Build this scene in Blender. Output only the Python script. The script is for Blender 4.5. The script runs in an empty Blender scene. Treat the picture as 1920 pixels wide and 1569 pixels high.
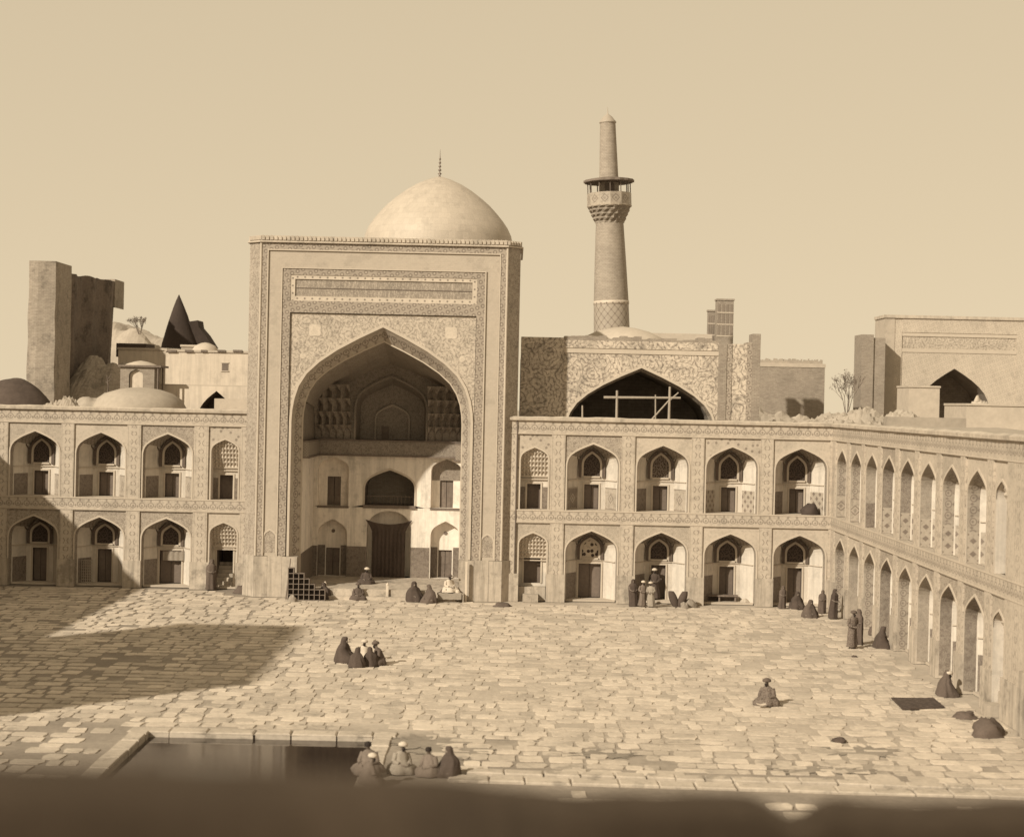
import bpy, bmesh, math, random
from mathutils import Vector, Matrix, noise

# ------------------------------------------------------------------ camera, sky, sun, exposure
scene = bpy.context.scene
COL = scene.collection
CAM_H = 10.9            # metres above the court
FPX = 3228.0            # focal length in pixels of a 1920 px wide frame
HORIZON = -30.0         # horizon row relative to the frame centre (1920 frame)
ROLL = 0.0215
cam_d = bpy.data.cameras.new('camera')
cam = bpy.data.objects.new('camera', cam_d); COL.objects.link(cam)
cam_d.sensor_fit = 'HORIZONTAL'; cam_d.sensor_width = 36.0
cam_d.lens = FPX / 1920 * 36
cam_d.clip_start = 0.2; cam_d.clip_end = 5000
pitch = math.atan(-HORIZON / FPX)
cam.matrix_world = Matrix.Translation((0, 0, CAM_H)) @ Matrix.Rotation(math.pi / 2 - pitch, 4, 'X') @ Matrix.Rotation(ROLL, 4, 'Z')
cam_d.dof.use_dof = True; cam_d.dof.focus_distance = 92.0; cam_d.dof.aperture_fstop = 0.6
scene.camera = cam

SUN_TRAVEL = Vector((1.14, 1.24, -1.0)).normalized()
SUN_EL = math.asin(-SUN_TRAVEL.z)
world = bpy.data.worlds.new('World'); scene.world = world; world.use_nodes = True
wn = world.node_tree; wn.nodes.clear()
w_out = wn.nodes.new('ShaderNodeOutputWorld'); w_bg = wn.nodes.new('ShaderNodeBackground')
w_sky = wn.nodes.new('ShaderNodeTexSky'); w_sky.sky_type = 'NISHITA'; w_sky.sun_disc = False
w_sky.sun_elevation = SUN_EL
w_sky.sun_rotation = math.atan2(-SUN_TRAVEL.x, -SUN_TRAVEL.y)
w_sky.dust_density = 0.0; w_sky.air_density = 1.0; w_sky.ozone_density = 1.0
w_bw = wn.nodes.new('ShaderNodeRGBToBW')
w_t = wn.nodes.new('ShaderNodeMix'); w_t.data_type = 'RGBA'; w_t.blend_type = 'MULTIPLY'; w_t.inputs[0].default_value = 1
w_t.inputs[7].default_value = (1.20*4.6, 0.98*4.6, 0.66*4.6, 1)          # the print's sepia tone
w_p = wn.nodes.new('ShaderNodeMath'); w_p.operation = 'POWER'; w_p.inputs[1].default_value = 0.15      # the plate's flat, blue-sensitive sky
wn.links.new(w_sky.outputs[0], w_bw.inputs[0]); wn.links.new(w_bw.outputs[0], w_p.inputs[0]); wn.links.new(w_p.outputs[0], w_t.inputs[6])
wn.links.new(w_t.outputs[2], w_bg.inputs[0]); wn.links.new(w_bg.outputs[0], w_out.inputs[0])
w_bg.inputs[1].default_value = 0.10
sun_d = bpy.data.lights.new('sun', 'SUN'); sun_d.energy = 5.0; sun_d.angle = math.radians(1.0)
sun_d.color = (1.0, 0.90, 0.73)
sun = bpy.data.objects.new('sun', sun_d); COL.objects.link(sun)
sun.rotation_euler = SUN_TRAVEL.to_track_quat('-Z', 'Y').to_euler(); sun.location = (-60, -40, 80)
scene.view_settings.view_transform = 'Standard'; scene.view_settings.look = 'None'
scene.view_settings.exposure = 0.0; scene.view_settings.gamma = 1.0
scene.render.film_transparent = False
scene.cycles.use_denoising = True
scene.cycles.max_bounces = 8; scene.cycles.diffuse_bounces = 6

random.seed(11)
R = random.uniform

# ------------------------------------------------------------------ measuring helpers (photo ray -> place at a real depth)
def ray(px, py):
    u, v = px - 960.0, py - 784.5
    return (u * math.cos(ROLL) + v * math.sin(ROLL), -u * math.sin(ROLL) + v * math.cos(ROLL) - HORIZON)
def at(px, py, Y):
    u, v = ray(px, py)
    return Vector((u * Y / FPX, Y, CAM_H - v * Y / FPX))
def ground(px, py, z=0.0):
    u, v = ray(px, py)
    Y = (CAM_H - z) * FPX / v
    return Vector((u * Y / FPX, Y, z))

# ------------------------------------------------------------------ shader helpers
class S:
    """a shader socket with arithmetic"""
    def __init__(s, nt, k): s.nt, s.k = nt, k
    def __add__(a, b): return m2(a, b, 'ADD')
    def __radd__(a, b): return m2(a, b, 'ADD')
    def __sub__(a, b): return m2(a, b, 'SUBTRACT')
    def __rsub__(a, b): return m2(b, a, 'SUBTRACT', a.nt)
    def __mul__(a, b): return m2(a, b, 'MULTIPLY')
    def __rmul__(a, b): return m2(a, b, 'MULTIPLY')
    def __truediv__(a, b): return m2(a, b, 'DIVIDE')
def m2(a, b, op, nt=None, c=None):
    nt = nt or (a.nt if isinstance(a, S) else b.nt)
    n = nt.nodes.new('ShaderNodeMath'); n.operation = op
    for i, q in enumerate((a, b, c)):
        if q is None: continue
        if isinstance(q, S): nt.links.new(q.k, n.inputs[i])
        else: n.inputs[i].default_value = q
    return S(nt, n.outputs[0])
def fabs(a): return m2(a, None, 'ABSOLUTE')
def fract(a): return m2(a, None, 'FRACT')
def floor_(a): return m2(a, None, 'FLOOR')
def fsin(a): return m2(a, None, 'SINE')
def fsqrt(a): return m2(a, None, 'SQRT')
def fmax(a, b): return m2(a, b, 'MAXIMUM')
def fmin(a, b): return m2(a, b, 'MINIMUM')
def less(a, b, soft):                    # 1 where a < b with a soft edge
    n = a.nt.nodes.new('ShaderNodeMapRange'); n.interpolation_type = 'SMOOTHSTEP'
    a.nt.links.new(a.k, n.inputs[0])
    n.inputs[1].default_value = b - soft; n.inputs[2].default_value = b + soft
    n.inputs[3].default_value = 1; n.inputs[4].default_value = 0
    return S(a.nt, n.outputs[0])
def length(x, y): return fsqrt(x * x + y * y)
def noise_s(nt, vec, scale, detail=3, rough=0.55):
    n = nt.nodes.new('ShaderNodeTexNoise'); n.inputs['Scale'].default_value = scale
    n.inputs['Detail'].default_value = detail; n.inputs['Roughness'].default_value = rough
    if vec is not None: nt.links.new(vec, n.inputs['Vector'])
    return S(nt, n.outputs[0])
def voro(nt, vec, scale, feature='F1', rnd=1.0, dims='2D'):
    n = nt.nodes.new('ShaderNodeTexVoronoi'); n.voronoi_dimensions = dims; n.feature = feature
    n.inputs['Scale'].default_value = scale; n.inputs['Randomness'].default_value = rnd
    nt.links.new(vec, n.inputs['Vector'])
    return S(nt, n.outputs['Distance'])

TONE = 0.80
def sep(L, warm=0.0):
    """albedo of brightness L in the warm brown-cream scale of the print"""
    L *= TONE
    d = max(0.0, min(1.0, (0.25 - L) / 0.25))
    return (L * (1.10 + 0.14 * d + warm), L * (0.955 - 0.06 * d), L * (0.79 - 0.05 * d - warm), 1)

MATS = {}
def mat(name, L, patL=None, pat=None, var=0.22, scale=2.0, rough=0.85, bump=0.25, metallic=0.0, streak=0.0, stain=0.0, spec=0.25, warm=0.0, coat=0):
    m = bpy.data.materials.new(name); m.use_nodes = True; MATS[name] = m
    nt = m.node_tree; b = nt.nodes['Principled BSDF']
    geo = nt.nodes.new('ShaderNodeNewGeometry'); P = geo.outputs['Position']
    tc = nt.nodes.new('ShaderNodeTexCoord')
    xyz = nt.nodes.new('ShaderNodeSeparateXYZ'); nt.links.new(tc.outputs['UV'], xyz.inputs[0])
    u, v = S(nt, xyz.outputs[0]), S(nt, xyz.outputs[1])
    n1 = noise_s(nt, P, scale * 0.35, 4); n2 = noise_s(nt, P, scale * 3.1, 4, 0.65)
    fac = None
    if pat: fac = pat(nt, u, v, tc.outputs['UV'], n2)
    mix = nt.nodes.new('ShaderNodeMix'); mix.data_type = 'RGBA'
    mix.inputs[6].default_value = sep(L, warm); mix.inputs[7].default_value = sep(L + ((patL if patL is not None else L) - L) * (0.72 if name.startswith('tile_') else 1.0), warm)
    if fac is not None: nt.links.new(fac.k, mix.inputs[0])
    else: mix.inputs[0].default_value = 0
    tone = 1.0 + (n1 - 0.5) * (var * 1.6) + (n2 - 0.5) * (var * 1.5)
    if streak:
        mp = nt.nodes.new('ShaderNodeMapping'); nt.links.new(P, mp.inputs[0]); mp.inputs['Scale'].default_value = (3.0, 3.0, 0.22)
        tone = tone * (1.0 - less(noise_s(nt, mp.outputs[0], 1.0, 5, 0.7), 0.47, 0.12) * streak)
    if not stain and name.startswith('tile_'): stain = 0.13
    if stain:
        tone = tone * (1.0 - less(noise_s(nt, P, 0.9, 6, 0.7), 0.42, 0.06) * stain)
    mul = nt.nodes.new('ShaderNodeVectorMath'); mul.operation = 'SCALE'
    nt.links.new(mix.outputs[2], mul.inputs[0]); nt.links.new(tone.k, mul.inputs['Scale'])
    nt.links.new(mul.outputs[0], b.inputs['Base Color'])
    b.inputs['Roughness'].default_value = rough; b.inputs['Metallic'].default_value = metallic
    b.inputs['Specular IOR Level'].default_value = spec
    if bump:
        bp = nt.nodes.new('ShaderNodeBump'); bp.inputs['Strength'].default_value = bump; bp.inputs['Distance'].default_value = 0.04
        nt.links.new(n2.k, bp.inputs['Height']); nt.links.new(bp.outputs[0], b.inputs['Normal'])
    return m

# --- tile patterns, all in metres of the surface (uv)
def p_frieze(vc, pitch=0.5):
    def f(nt, u, v, uv, n):
        x = fract(u / pitch) - 0.5; y = (v - vc) / pitch
        r = length(x, y * 1.1)
        ring = less(fabs(r - 0.30), 0.055, 0.03); dot = less(length(x, y + 0.05), 0.11, 0.04)
        tip = less(fabs(x) + fabs(y - 0.47), 0.15, 0.04)
        x2 = fract(u / pitch + 0.5) - 0.5
        side = less(fabs(x2) * 1.3 + fabs(y + 0.12), 0.17, 0.04)
        keep = less(fabs(y), 0.75, 0.05)
        bg = less(n, 0.45, 0.1) * 0.25
        return fmin((fmax(fmax(ring, dot), fmax(tip, side)) * (0.35 + n * 0.9) + bg) * keep, 1.0)
    return f
def p_pilaster(pitch=0.47):
    def f(nt, u, v, uv, n):
        c = v / pitch; y = fract(c) - 0.5; x = u / pitch
        par = fract(floor_(c) * 0.5) * 2.0
        ring = less(fabs(length(x, y) - 0.28), 0.06, 0.03) * less(fabs(y), 0.24, 0.03)
        cross = less(fabs(fabs(x) - 0.12 - fabs(y) * 0.55), 0.06, 0.03) * less(fabs(y), 0.34, 0.03)
        edge = less(fabs(fabs(x) - 0.68), 0.035, 0.02)
        sp = less(n, 0.43, 0.06) * 0.3
        return fmin(fmax(ring * (1.0 - par) + cross * par, edge * 0.6) * (0.3 + n * 0.9) + sp, 1.0)
    return f
def p_floral(scale=1.5, amount=1.0, flowers=True, leaves=0.55):
    def f(nt, u, v, uv, n):
        d = voro(nt, uv, scale, rnd=0.85); d2 = voro(nt, uv, scale * 2.7)
        nz = noise_s(nt, uv, scale * 2.2, 3)
        nz2 = noise_s(nt, uv, scale * 6.0, 2)
        leaf = less(voro(nt, uv, scale * 5.2), 0.26, 0.10) * less(nz2, 0.56, 0.08)
        scroll = fmax(less(fabs(fsin(d * 15.0 + nz * 8.0 + nz2 * 2.5)), 0.36, 0.2), leaf * leaves)
        vine = less(voro(nt, uv, scale * 1.1, 'DISTANCE_TO_EDGE', 0.9), 0.05, 0.03)
        k = scroll * 0.75 * (0.35 + n) + less(n, 0.46, 0.08) * 0.4 + vine * 0.12
        if flowers: k = k * (1.0 - less(d2, 0.16, 0.05) * 0.9)
        return fmin(k * amount, 1.0)
    return f
def p_dots(scale=2.2, size=0.16, amount=0.9):
    def f(nt, u, v, uv, n):
        return fmin(less(voro(nt, uv, scale, rnd=0.75), size, 0.06) * amount + less(n, 0.42, 0.06) * 0.2, 1.0)
    return f
def p_weave(pitch=0.16):
    def f(nt, u, v, uv, n):
        a = fabs(fract((u + v) / pitch) - 0.5); b = fabs(fract((u - v) / pitch) - 0.5)
        return fmin(fmax(less(a, 0.12, 0.06), less(b, 0.12, 0.06)) * (0.3 + n) , 1.0)
    return f
def p_border(pitch=0.36):
    def f(nt, u, v, uv, n):
        a = fract((u + v * 0.37) / pitch) - 0.5; b = fract((v - u * 0.37) / pitch) - 0.5
        r = less(fabs(length(a, b) - 0.27), 0.10, 0.05)
        return fmin(0.42 + r * (0.2 + n * 0.8) - less(length(a, b), 0.13, 0.05) * 0.35, 1.0)
    return f
def p_bead(pitch=0.41):
    def f(nt, u, v, uv, n):
        x = fract(u / pitch) - 0.5; y = fmin(fabs(v - 17.49), fabs(v - 16.325)) / pitch
        x2 = (fabs(u) - 4.965) / pitch; y2 = fract(v / pitch) - 0.5
        return fmax(less(length(x, y), 0.13, 0.05), less(length(x2, y2), 0.13, 0.05))
    return f
def p_script(nt, u, v, uv, n):
    mp = nt.nodes.new('ShaderNodeMapping'); nt.links.new(uv, mp.inputs[0]); mp.inputs['Scale'].default_value = (7.5, 1.6, 1)
    a = noise_s(nt, mp.outputs[0], 1.0, 4, 0.7)
    b = noise_s(nt, uv, 5.5, 4, 0.7)
    return fmin(less(fabs(a - 0.5), 0.045, 0.03) * 0.85 + less(fabs(b - 0.5), 0.04, 0.03) * 0.7 + 0.08, 1.0)
def p_brick(rw=0.26, rh=0.085, mortar=0.012):
    def f(nt, u, v, uv, n):
        row = floor_(v / rh); y = fabs(fract(v / rh) - 0.5)
        x = fabs(fract(u / rw + fract(row * 0.5)) - 0.5)
        wn_ = nt.nodes.new('ShaderNodeTexWhiteNoise'); wn_.noise_dimensions = '2D'
        cb = nt.nodes.new('ShaderNodeCombineXYZ'); nt.links.new(floor_(u / rw + fract(row * 0.5)).k, cb.inputs[0]); nt.links.new(row.k, cb.inputs[1])
        nt.links.new(cb.outputs[0], wn_.inputs['Vector'])
        j = fmax(1.0 - less(y, 0.5 - mortar / rh, 0.06), 1.0 - less(x, 0.5 - mortar / rw, 0.03))
        return fmin(j * 0.5 + S(nt, wn_.outputs[0]) * 0.45, 1.0)
    return f
def p_diaper(pitch=0.55):
    def f(nt, u, v, uv, n):
        a = fract((u + v) / pitch) - 0.5; b = fract((u - v) / pitch) - 0.5
        l = fmax(less(fabs(a), 0.09, 0.04), less(fabs(b), 0.09, 0.04))
        d = less(fabs(a) + fabs(b), 0.2, 0.05)
        return fmin((l * 0.7 + d * 0.6) * (0.3 + n), 1.0)
    return f
def p_diamond(nt, u, v, uv, n):                 # one lozenge at the panel's middle over small tilework
    q = fabs(u) + fabs(v)
    l = less(fabs(q - 0.24), 0.035, 0.02); c = less(q, 0.10, 0.03)
    ed = fmax(less(fabs(fabs(v) - 0.57), 0.022, 0.012), 0.0)
    return fmin(fmax(fmax(l, c * 0.6), ed) + less(n, 0.45, 0.08) * 0.4, 1.0)
def p_stars(nt, u, v, uv, n):
    a = fract((u + v) / 0.5) - 0.5; b = fract((u - v) / 0.5) - 0.5
    return fmin((less(fmax(fabs(a), fabs(b)), 0.24, 0.05)) * (0.4 + n) + less(n, 0.4, 0.08) * 0.3, 1.0)

mat('plaster', 0.70, var=0.22, scale=1.4, rough=0.9, bump=0.12, streak=0.16, stain=0.12, warm=-0.04)
mat('plaster_old', 0.92, var=0.22, scale=1.6, rough=0.92, bump=0.2, streak=0.20, stain=0.18, warm=-0.05)
mat('tile_light', 0.50, 0.44, p_brick(0.22, 0.11, 0.012), var=0.12, rough=0.5)
mat('tile_border', 0.48, 0.14, p_border(0.34), rough=0.5)
mat('tile_frieze_upper', 0.52, 0.15, p_frieze(9.56), rough=0.5)
mat('tile_frieze_lower', 0.52, 0.15, p_frieze(4.66), rough=0.5)
mat('tile_pilaster', 0.53, 0.15, p_pilaster(), rough=0.5)
mat('tile_floral', 0.55, 0.18, p_floral(1.15, 1.1), rough=0.5)
mat('tile_floral_dense', 0.44, 0.13, p_floral(2.6, 1.15), rough=0.5)
mat('tile_floral_pale', 0.48, 0.24, p_floral(2.4, 0.75), rough=0.5)
mat('tile_dots', 0.50, 0.16, p_dots(), rough=0.5)
mat('tile_plain', 0.53, 0.30, p_dots(2.6, 0.07, 0.5), rough=0.5)
mat('tile_bead', 0.60, 0.10, p_bead(), rough=0.5)
mat('tile_script', 0.48, 0.20, p_script, rough=0.5)
mat('tile_weave', 0.42, 0.20, p_weave(), rough=0.5)
mat('tile_diaper', 0.42, 0.15, p_diaper(), rough=0.5)
mat('tile_chain', 0.43, 0.10, p_frieze(0.0, 0.62), rough=0.5)
mat('tile_dado', 0.26, 0.07, p_floral(3.4, 1.1), rough=0.45)
mat('tile_dado_lozenge', 0.24, 0.55, p_diamond, rough=0.45)
mat('tile_dado_pale', 0.44, 0.16, p_diamond, rough=0.45)
mat('tile_dado_star', 0.44, 0.11, p_stars, rough=0.45)
mat('tile_vault', 0.31, 0.10, p_floral(2.2, 1.0), rough=0.5)
mat('tile_vault_deep', 0.36, 0.12, p_floral(1.6, 1.0), rough=0.5)
mat('tile_net', 0.36, 0.07, p_weave(0.30), rough=0.5)
mat('tile_mark', 0.14, rough=0.5)
mat('tile_mark_pale', 0.62, 0.45, p_dots(5.0, 0.12, 0.7), rough=0.5)
mat('moulding', 0.55, var=0.12, rough=0.7)
mat('cornice_stone', 0.56, var=0.26, rough=0.85, streak=0.16, stain=0.22)
mat('stone_base', 0.52, var=0.34, scale=1.2, rough=0.88, streak=0.30, stain=0.32)
mat('paving', 0.58, var=0.44, scale=1.6, rough=0.92, bump=0.2, stain=0.22)
mat('paving_pale', 0.65, var=0.40, scale=1.6, rough=0.92, bump=0.2, stain=0.2)
mat('paving_dull', 0.51, var=0.44, scale=1.6, rough=0.92, bump=0.2, stain=0.25)
def p_soil_shade(nt, u, v, uv, n):                      # trodden earth: dark by pool; left earth tone also deepens shadow; pale dust elsewhere
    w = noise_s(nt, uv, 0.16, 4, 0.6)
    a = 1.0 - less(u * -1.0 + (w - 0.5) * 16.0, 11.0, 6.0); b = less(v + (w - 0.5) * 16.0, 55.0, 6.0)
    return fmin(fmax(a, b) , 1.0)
mat('dirt', 0.48, 0.29, p_soil_shade, var=0.42, scale=1.3, rough=0.95, bump=0.5)
mat('soil_dark', 0.31, var=0.5, scale=1.3, rough=0.95, bump=0.5)
mat('kerb', 0.52, var=0.40, scale=2.0, rough=0.9, bump=0.35, stain=0.35)
mat('brick', 0.36, 0.22, p_brick(), var=0.30, rough=0.9)
mat('brick_tower', 0.42, 0.26, p_brick(0.24, 0.10, 0.014), var=0.2, rough=0.8)
mat('brick_ruin_shaded', 0.20, 0.13, p_brick(0.3, 0.10), var=0.5, scale=1.2, rough=0.95, stain=0.4)  # shade of the wall's inner face put into the brick colour
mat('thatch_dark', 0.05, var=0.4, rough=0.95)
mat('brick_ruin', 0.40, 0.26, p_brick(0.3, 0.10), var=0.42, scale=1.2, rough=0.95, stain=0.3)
mat('mud', 0.40, var=0.34, scale=0.8, rough=0.95, bump=0.4)
mat('mud_pale', 0.52, var=0.26, scale=0.8, rough=0.95, bump=0.35)
mat('mud_dark', 0.085, var=0.5, scale=1.0, rough=0.95, bump=0.5)
mat('whitewash', 0.68, var=0.16, scale=0.8, rough=0.93, bump=0.2, streak=0.15, stain=0.12)
mat('roof_clay', 0.42, var=0.3, scale=1.0, rough=0.95, bump=0.4)
mat('wood_dark', 0.20, 0.13, p_brick(0.25, 1.3, 0.012), var=0.4, rough=0.75)
mat('wood_door', 0.17, var=0.4, rough=0.7)
mat('wood_pale', 0.38, var=0.35, rough=0.8)
mat('lattice', 0.20, 0.04, p_dots(9.0, 0.30, 1.0), rough=0.7)
mat('lattice_dark', 0.09, 0.03, p_dots(8.0, 0.30, 1.0), rough=0.7)
mat('lattice_broken', 0.60, 0.06, p_dots(3.0, 0.28, 1.0), rough=0.8)
mat('rib', 0.14, var=0.3, rough=0.6)
mat('curtain', 0.09, var=0.5, scale=2.5, rough=0.95, bump=0.3)
mat('awning_edge', 0.05, var=0.4, rough=0.95)
mat('dome_gilt', 0.55, 0.44, p_brick(0.5, 0.5, 0.012), var=0.10, rough=0.62, metallic=0.06, spec=0.4, bump=0.15, stain=0.10)
mat('finial', 0.20, var=0.2, rough=0.5, metallic=0.5)
mat('cloth_black', 0.085, var=0.4, scale=4, rough=0.95)
mat('cloth_brown', 0.12, var=0.4, scale=4, rough=0.95)
mat('cloth_grey', 0.19, var=0.4, scale=4, rough=0.95)
mat('cloth_tan', 0.33, var=0.35, scale=4, rough=0.95)
mat('cloth_tan2', 0.22, 0.12, p_border(0.2), var=0.4, scale=4, rough=0.95)
mat('cloth_white', 0.62, var=0.15, scale=4, rough=0.95)
mat('skin', 0.20, var=0.2, scale=6, rough=0.7)
mat('hair', 0.03, var=0.3, rough=0.8)
mat('rug', 0.06, 0.10, p_border(0.5), var=0.4, rough=0.95)
mat('leaf_dark', 0.06, var=0.5, scale=2, rough=0.8)
mat('leaf_dry', 0.22, var=0.5, scale=2, rough=0.85)
mat('bark', 0.16, var=0.4, rough=0.9)
mat('sack', 0.30, var=0.35, scale=3, rough=0.95)
mat('tile_worn', 0.60, 0.12, p_floral(0.85, 1.25, True, 0.3), rough=0.7, var=0.38, stain=0.3)
mat('tile_border_pale', 0.60, 0.42, p_border(0.4), rough=0.6)
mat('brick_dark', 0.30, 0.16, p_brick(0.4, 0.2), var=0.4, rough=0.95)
mat('brick_slot', 0.24, var=0.3, rough=0.9)
mat('stone_dark', 0.18, var=0.4, rough=0.9)
mat('mud_brown', 0.18, var=0.4, scale=2.5, rough=0.95, bump=0.4)
mat('tile_weave_dark', 0.32, 0.16, p_weave(), rough=0.5)
mat('wood_grey', 0.20, var=0.4, rough=0.85); mat('finial_pale', 0.40, var=0.2, rough=0.5)
mat('tile_reveal', 0.38, 0.15, p_frieze(0.0, 0.46), rough=0.5)
mat('tile_reveal_dark', 0.30, 0.11, p_floral(3.2, 1.1), rough=0.5)
mat('tile_reveal_pale', 0.38, 0.22, p_floral(3.6, 0.9), rough=0.5)
mat('tile_muqarnas', 0.60, 0.34, p_weave(0.22), rough=0.6, var=0.2)
mat('water', 0.035, var=0.3, scale=0.5, rough=0.07, bump=0.02, spec=0.5)

# ------------------------------------------------------------------ mesh builder
class MB:
    def __init__(s): s.v, s.f, s.u = [], [], []
    def face(s, pts, uv=None):
        i = len(s.v); s.v += [tuple(p) for p in pts]; s.f.append(list(range(i, i + len(pts)))); s.u.append(uv)
    def box(s, x0, x1, y0, y1, z0, z1, skip=''):
        a = [(x0,y0,z0),(x1,y0,z0),(x1,y1,z0),(x0,y1,z0),(x0,y0,z1),(x1,y0,z1),(x1,y1,z1),(x0,y1,z1)]
        for k, q in (('b',(3,2,1,0)),('t',(4,5,6,7)),('f',(0,1,5,4)),('k',(2,3,7,6)),('l',(3,0,4,7)),('r',(1,2,6,5))):
            if k not in skip: s.face([a[j] for j in q])
        return s
    def grid(s, rows, closed=False, uv=None):
        """rows of equal length -> shared-vertex quads"""
        n = len(rows[0]); base = len(s.v)
        for r in rows: s.v += [tuple(p) for p in r]
        for i in range(len(rows) - 1):
            for j in range(n if closed else n - 1):
                k = (j + 1) % n
                s.f.append([base+i*n+j, base+i*n+k, base+(i+1)*n+k, base+(i+1)*n+j])
                s.u.append(None if uv is None else [uv(i,j), uv(i,j+1), uv(i+1,j+1), uv(i+1,j)])
        return s
    def lathe(s, prof, n=24, c=(0,0), ph=0.0, cap=True):
        rows = [[(c[0] + r*math.cos(ph + 2*math.pi*j/n), c[1] + r*math.sin(ph + 2*math.pi*j/n), z) for j in range(n)] for r, z in prof]
        L = 0; ls = []
        for i, (r, z) in enumerate(prof):
            if i: L += math.hypot(r - prof[i-1][0], z - prof[i-1][1])
            ls.append(L)
        rm = max(r for r, z in prof)
        s.grid(rows, True, lambda i, j: (2*math.pi*rm*j/n, prof[0][1] + ls[i]))
        if cap: s.face(rows[-1]); s.face(list(reversed(rows[0])))
        return s
    def tube(s, p0, p1, r0, r1=None, n=6):
        p0, p1 = Vector(p0), Vector(p1); r1 = r0 if r1 is None else r1
        d = (p1 - p0).normalized(); a = d.orthogonal().normalized(); b = d.cross(a)
        rows = [[p + (a*math.cos(2*math.pi*j/n) + b*math.sin(2*math.pi*j/n))*r for j in range(n)] for p, r in ((p0,r0),(p1,r1))]
        s.grid(rows, True); s.face(rows[1]); s.face(list(reversed(rows[0])))
        return s
    def bar(s, p0, p1, w, t, up=(0,0,1)):
        """a straight strip: width w across, thickness t"""
        p0, p1 = Vector(p0), Vector(p1); d = (p1 - p0).normalized(); sd = d.cross(Vector(up)).normalized(); n = sd.cross(d)
        q = [p + sd*i*w/2 + n*j*t/2 for p in (p0, p1) for i, j in ((-1,-1),(1,-1),(1,1),(-1,1))]
        for f in ((0,1,2,3),(7,6,5,4),(0,4,5,1),(1,5,6,2),(2,6,7,3),(3,7,4,0)): s.face([q[k] for k in f])
        return s
    def mesh(s, name, m, smooth=False):
        me = bpy.data.meshes.new(name); me.from_pydata(s.v, [], s.f)
        ul = me.uv_layers.new(name='UVMap').data
        k = 0
        for f, u in zip(s.f, s.u):
            if u is None:
                a, b, c = Vector(s.v[f[0]]), Vector(s.v[f[1]]), Vector(s.v[f[2]])
                nn = Vector((0, 0, 0))
                for q in range(len(f)):
                    p, r = Vector(s.v[f[q]]), Vector(s.v[f[(q+1) % len(f)]])
                    nn += Vector(((p.y-r.y)*(p.z+r.z), (p.z-r.z)*(p.x+r.x), (p.x-r.x)*(p.y+r.y)))
                ax = max(range(3), key=lambda i: abs(nn[i]))
                for q in f:
                    p = s.v[q]; ul[k].uv = ((p[1],p[2]),(p[0],p[2]),(p[0],p[1]))[ax]; k += 1
            else:
                for q in u: ul[k].uv = q; k += 1
        me.materials.append(MATS[m])
        if smooth: me.polygons.foreach_set('use_smooth', [True]*len(me.polygons))
        me.update()
        return me
    def obj(s, name, m, parent=None, smooth=False, loc=None):
        o = bpy.data.objects.new(name, s.mesh(name, m, smooth)); COL.objects.link(o)
        if parent: o.parent = parent
        if loc: o.location = loc
        return o

def put(name, me, parent=None, loc=(0,0,0), rz=0.0):
    o = bpy.data.objects.new(name, me); COL.objects.link(o); o.parent = parent; o.location = loc; o.rotation_euler = (0, 0, rz)
    return o
def thing(name, label, cat, loc=(0,0,0), rz=0.0, group=None):
    o = bpy.data.objects.new(name, None); COL.objects.link(o); o.location = loc; o.rotation_euler = (0,0,rz); o.empty_display_size = 0.3
    return tag(o, label, cat, group)
def tag(o, label, cat, group=None):
    o['label'] = label; o['category'] = cat
    if group: o['group'] = group
    return o
def struct(o): o['kind'] = 'structure'; return o
def stuff(o): o['kind'] = 'stuff'; return o
def box(name, m, parent, *a, **k): return MB().box(*a).obj(name, m, parent, **k)

ARCH = [(1,0),(.992,.12),(.97,.24),(.925,.37),(.84,.50),(.70,.625),(.50,.755),(.26,.88),(0,1)]
def arch_pts(w, z0, z1):
    r = [(-w*x, z0 + (z1-z0)*t) for x, t in ARCH]
    return r + [(-x, z) for x, z in reversed(r[:-1])]
def outline(w, zb, z0, z1, cx=0.0):
    return [(cx - w, zb)] + [(cx + x, z) for x, z in arch_pts(w, z0, z1)] + [(cx + w, zb)]
def arch_wall(mb, x0, x1, z0, z1, ol, y):
    """flat plate at depth y with an arched opening ol that stands on z0 (or on the sill it begins at)"""
    pts = [(x0, y, z0), (x0, y, z1), (x1, y, z1), (x1, y, z0)] + [(x, y, z) for x, z in reversed(ol)]
    mb.face(pts)
def loft(mb, oa, ya, ob, yb):
    n = len(oa); ls = [0]
    for i in range(1, n): ls.append(ls[-1] + math.hypot(oa[i][0]-oa[i-1][0], oa[i][1]-oa[i-1][1]))
    d = math.hypot(yb-ya, oa[0][0]-ob[0][0])
    mb.grid([[(x, ya, z) for x, z in oa], [(x, yb, z) for x, z in ob]], uv=lambda i, j: (i*d, ls[j]))
def ring(mb, oa, ob, y0, y1):
    """a raised band between two outlines (front face at y0, sides back to y1)"""
    n = len(oa)
    mb.grid([[(x, y1, z) for x, z in oa], [(x, y0, z) for x, z in oa], [(x, y0, z) for x, z in ob], [(x, y1, z) for x, z in ob]])

# ------------------------------------------------------------------ the ground
g = MB().box(-900, 900, -600, 2500, -0.6, -0.5).obj('ground', 'mud'); struct(g)

# ------------------------------------------------------------------ arcade wings
MESH = {}
def cached(key, fn):
    if key not in MESH: MESH[key] = fn()
    return MESH[key]
def loft_uv(mb, oa, ya, ob, yb):
    n = len(oa); ls = [0]
    for i in range(1, n): ls.append(ls[-1] + math.hypot(oa[i][0]-oa[i-1][0], oa[i][1]-oa[i-1][1]))
    d = math.hypot(yb-ya, 0.5*abs(oa[0][0]-ob[0][0]))
    mb.grid([[(x, ya, z) for x, z in oa], [(x, yb, z) for x, z in ob]], uv=lambda i, j: (ls[j], i*d - d/2))

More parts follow.
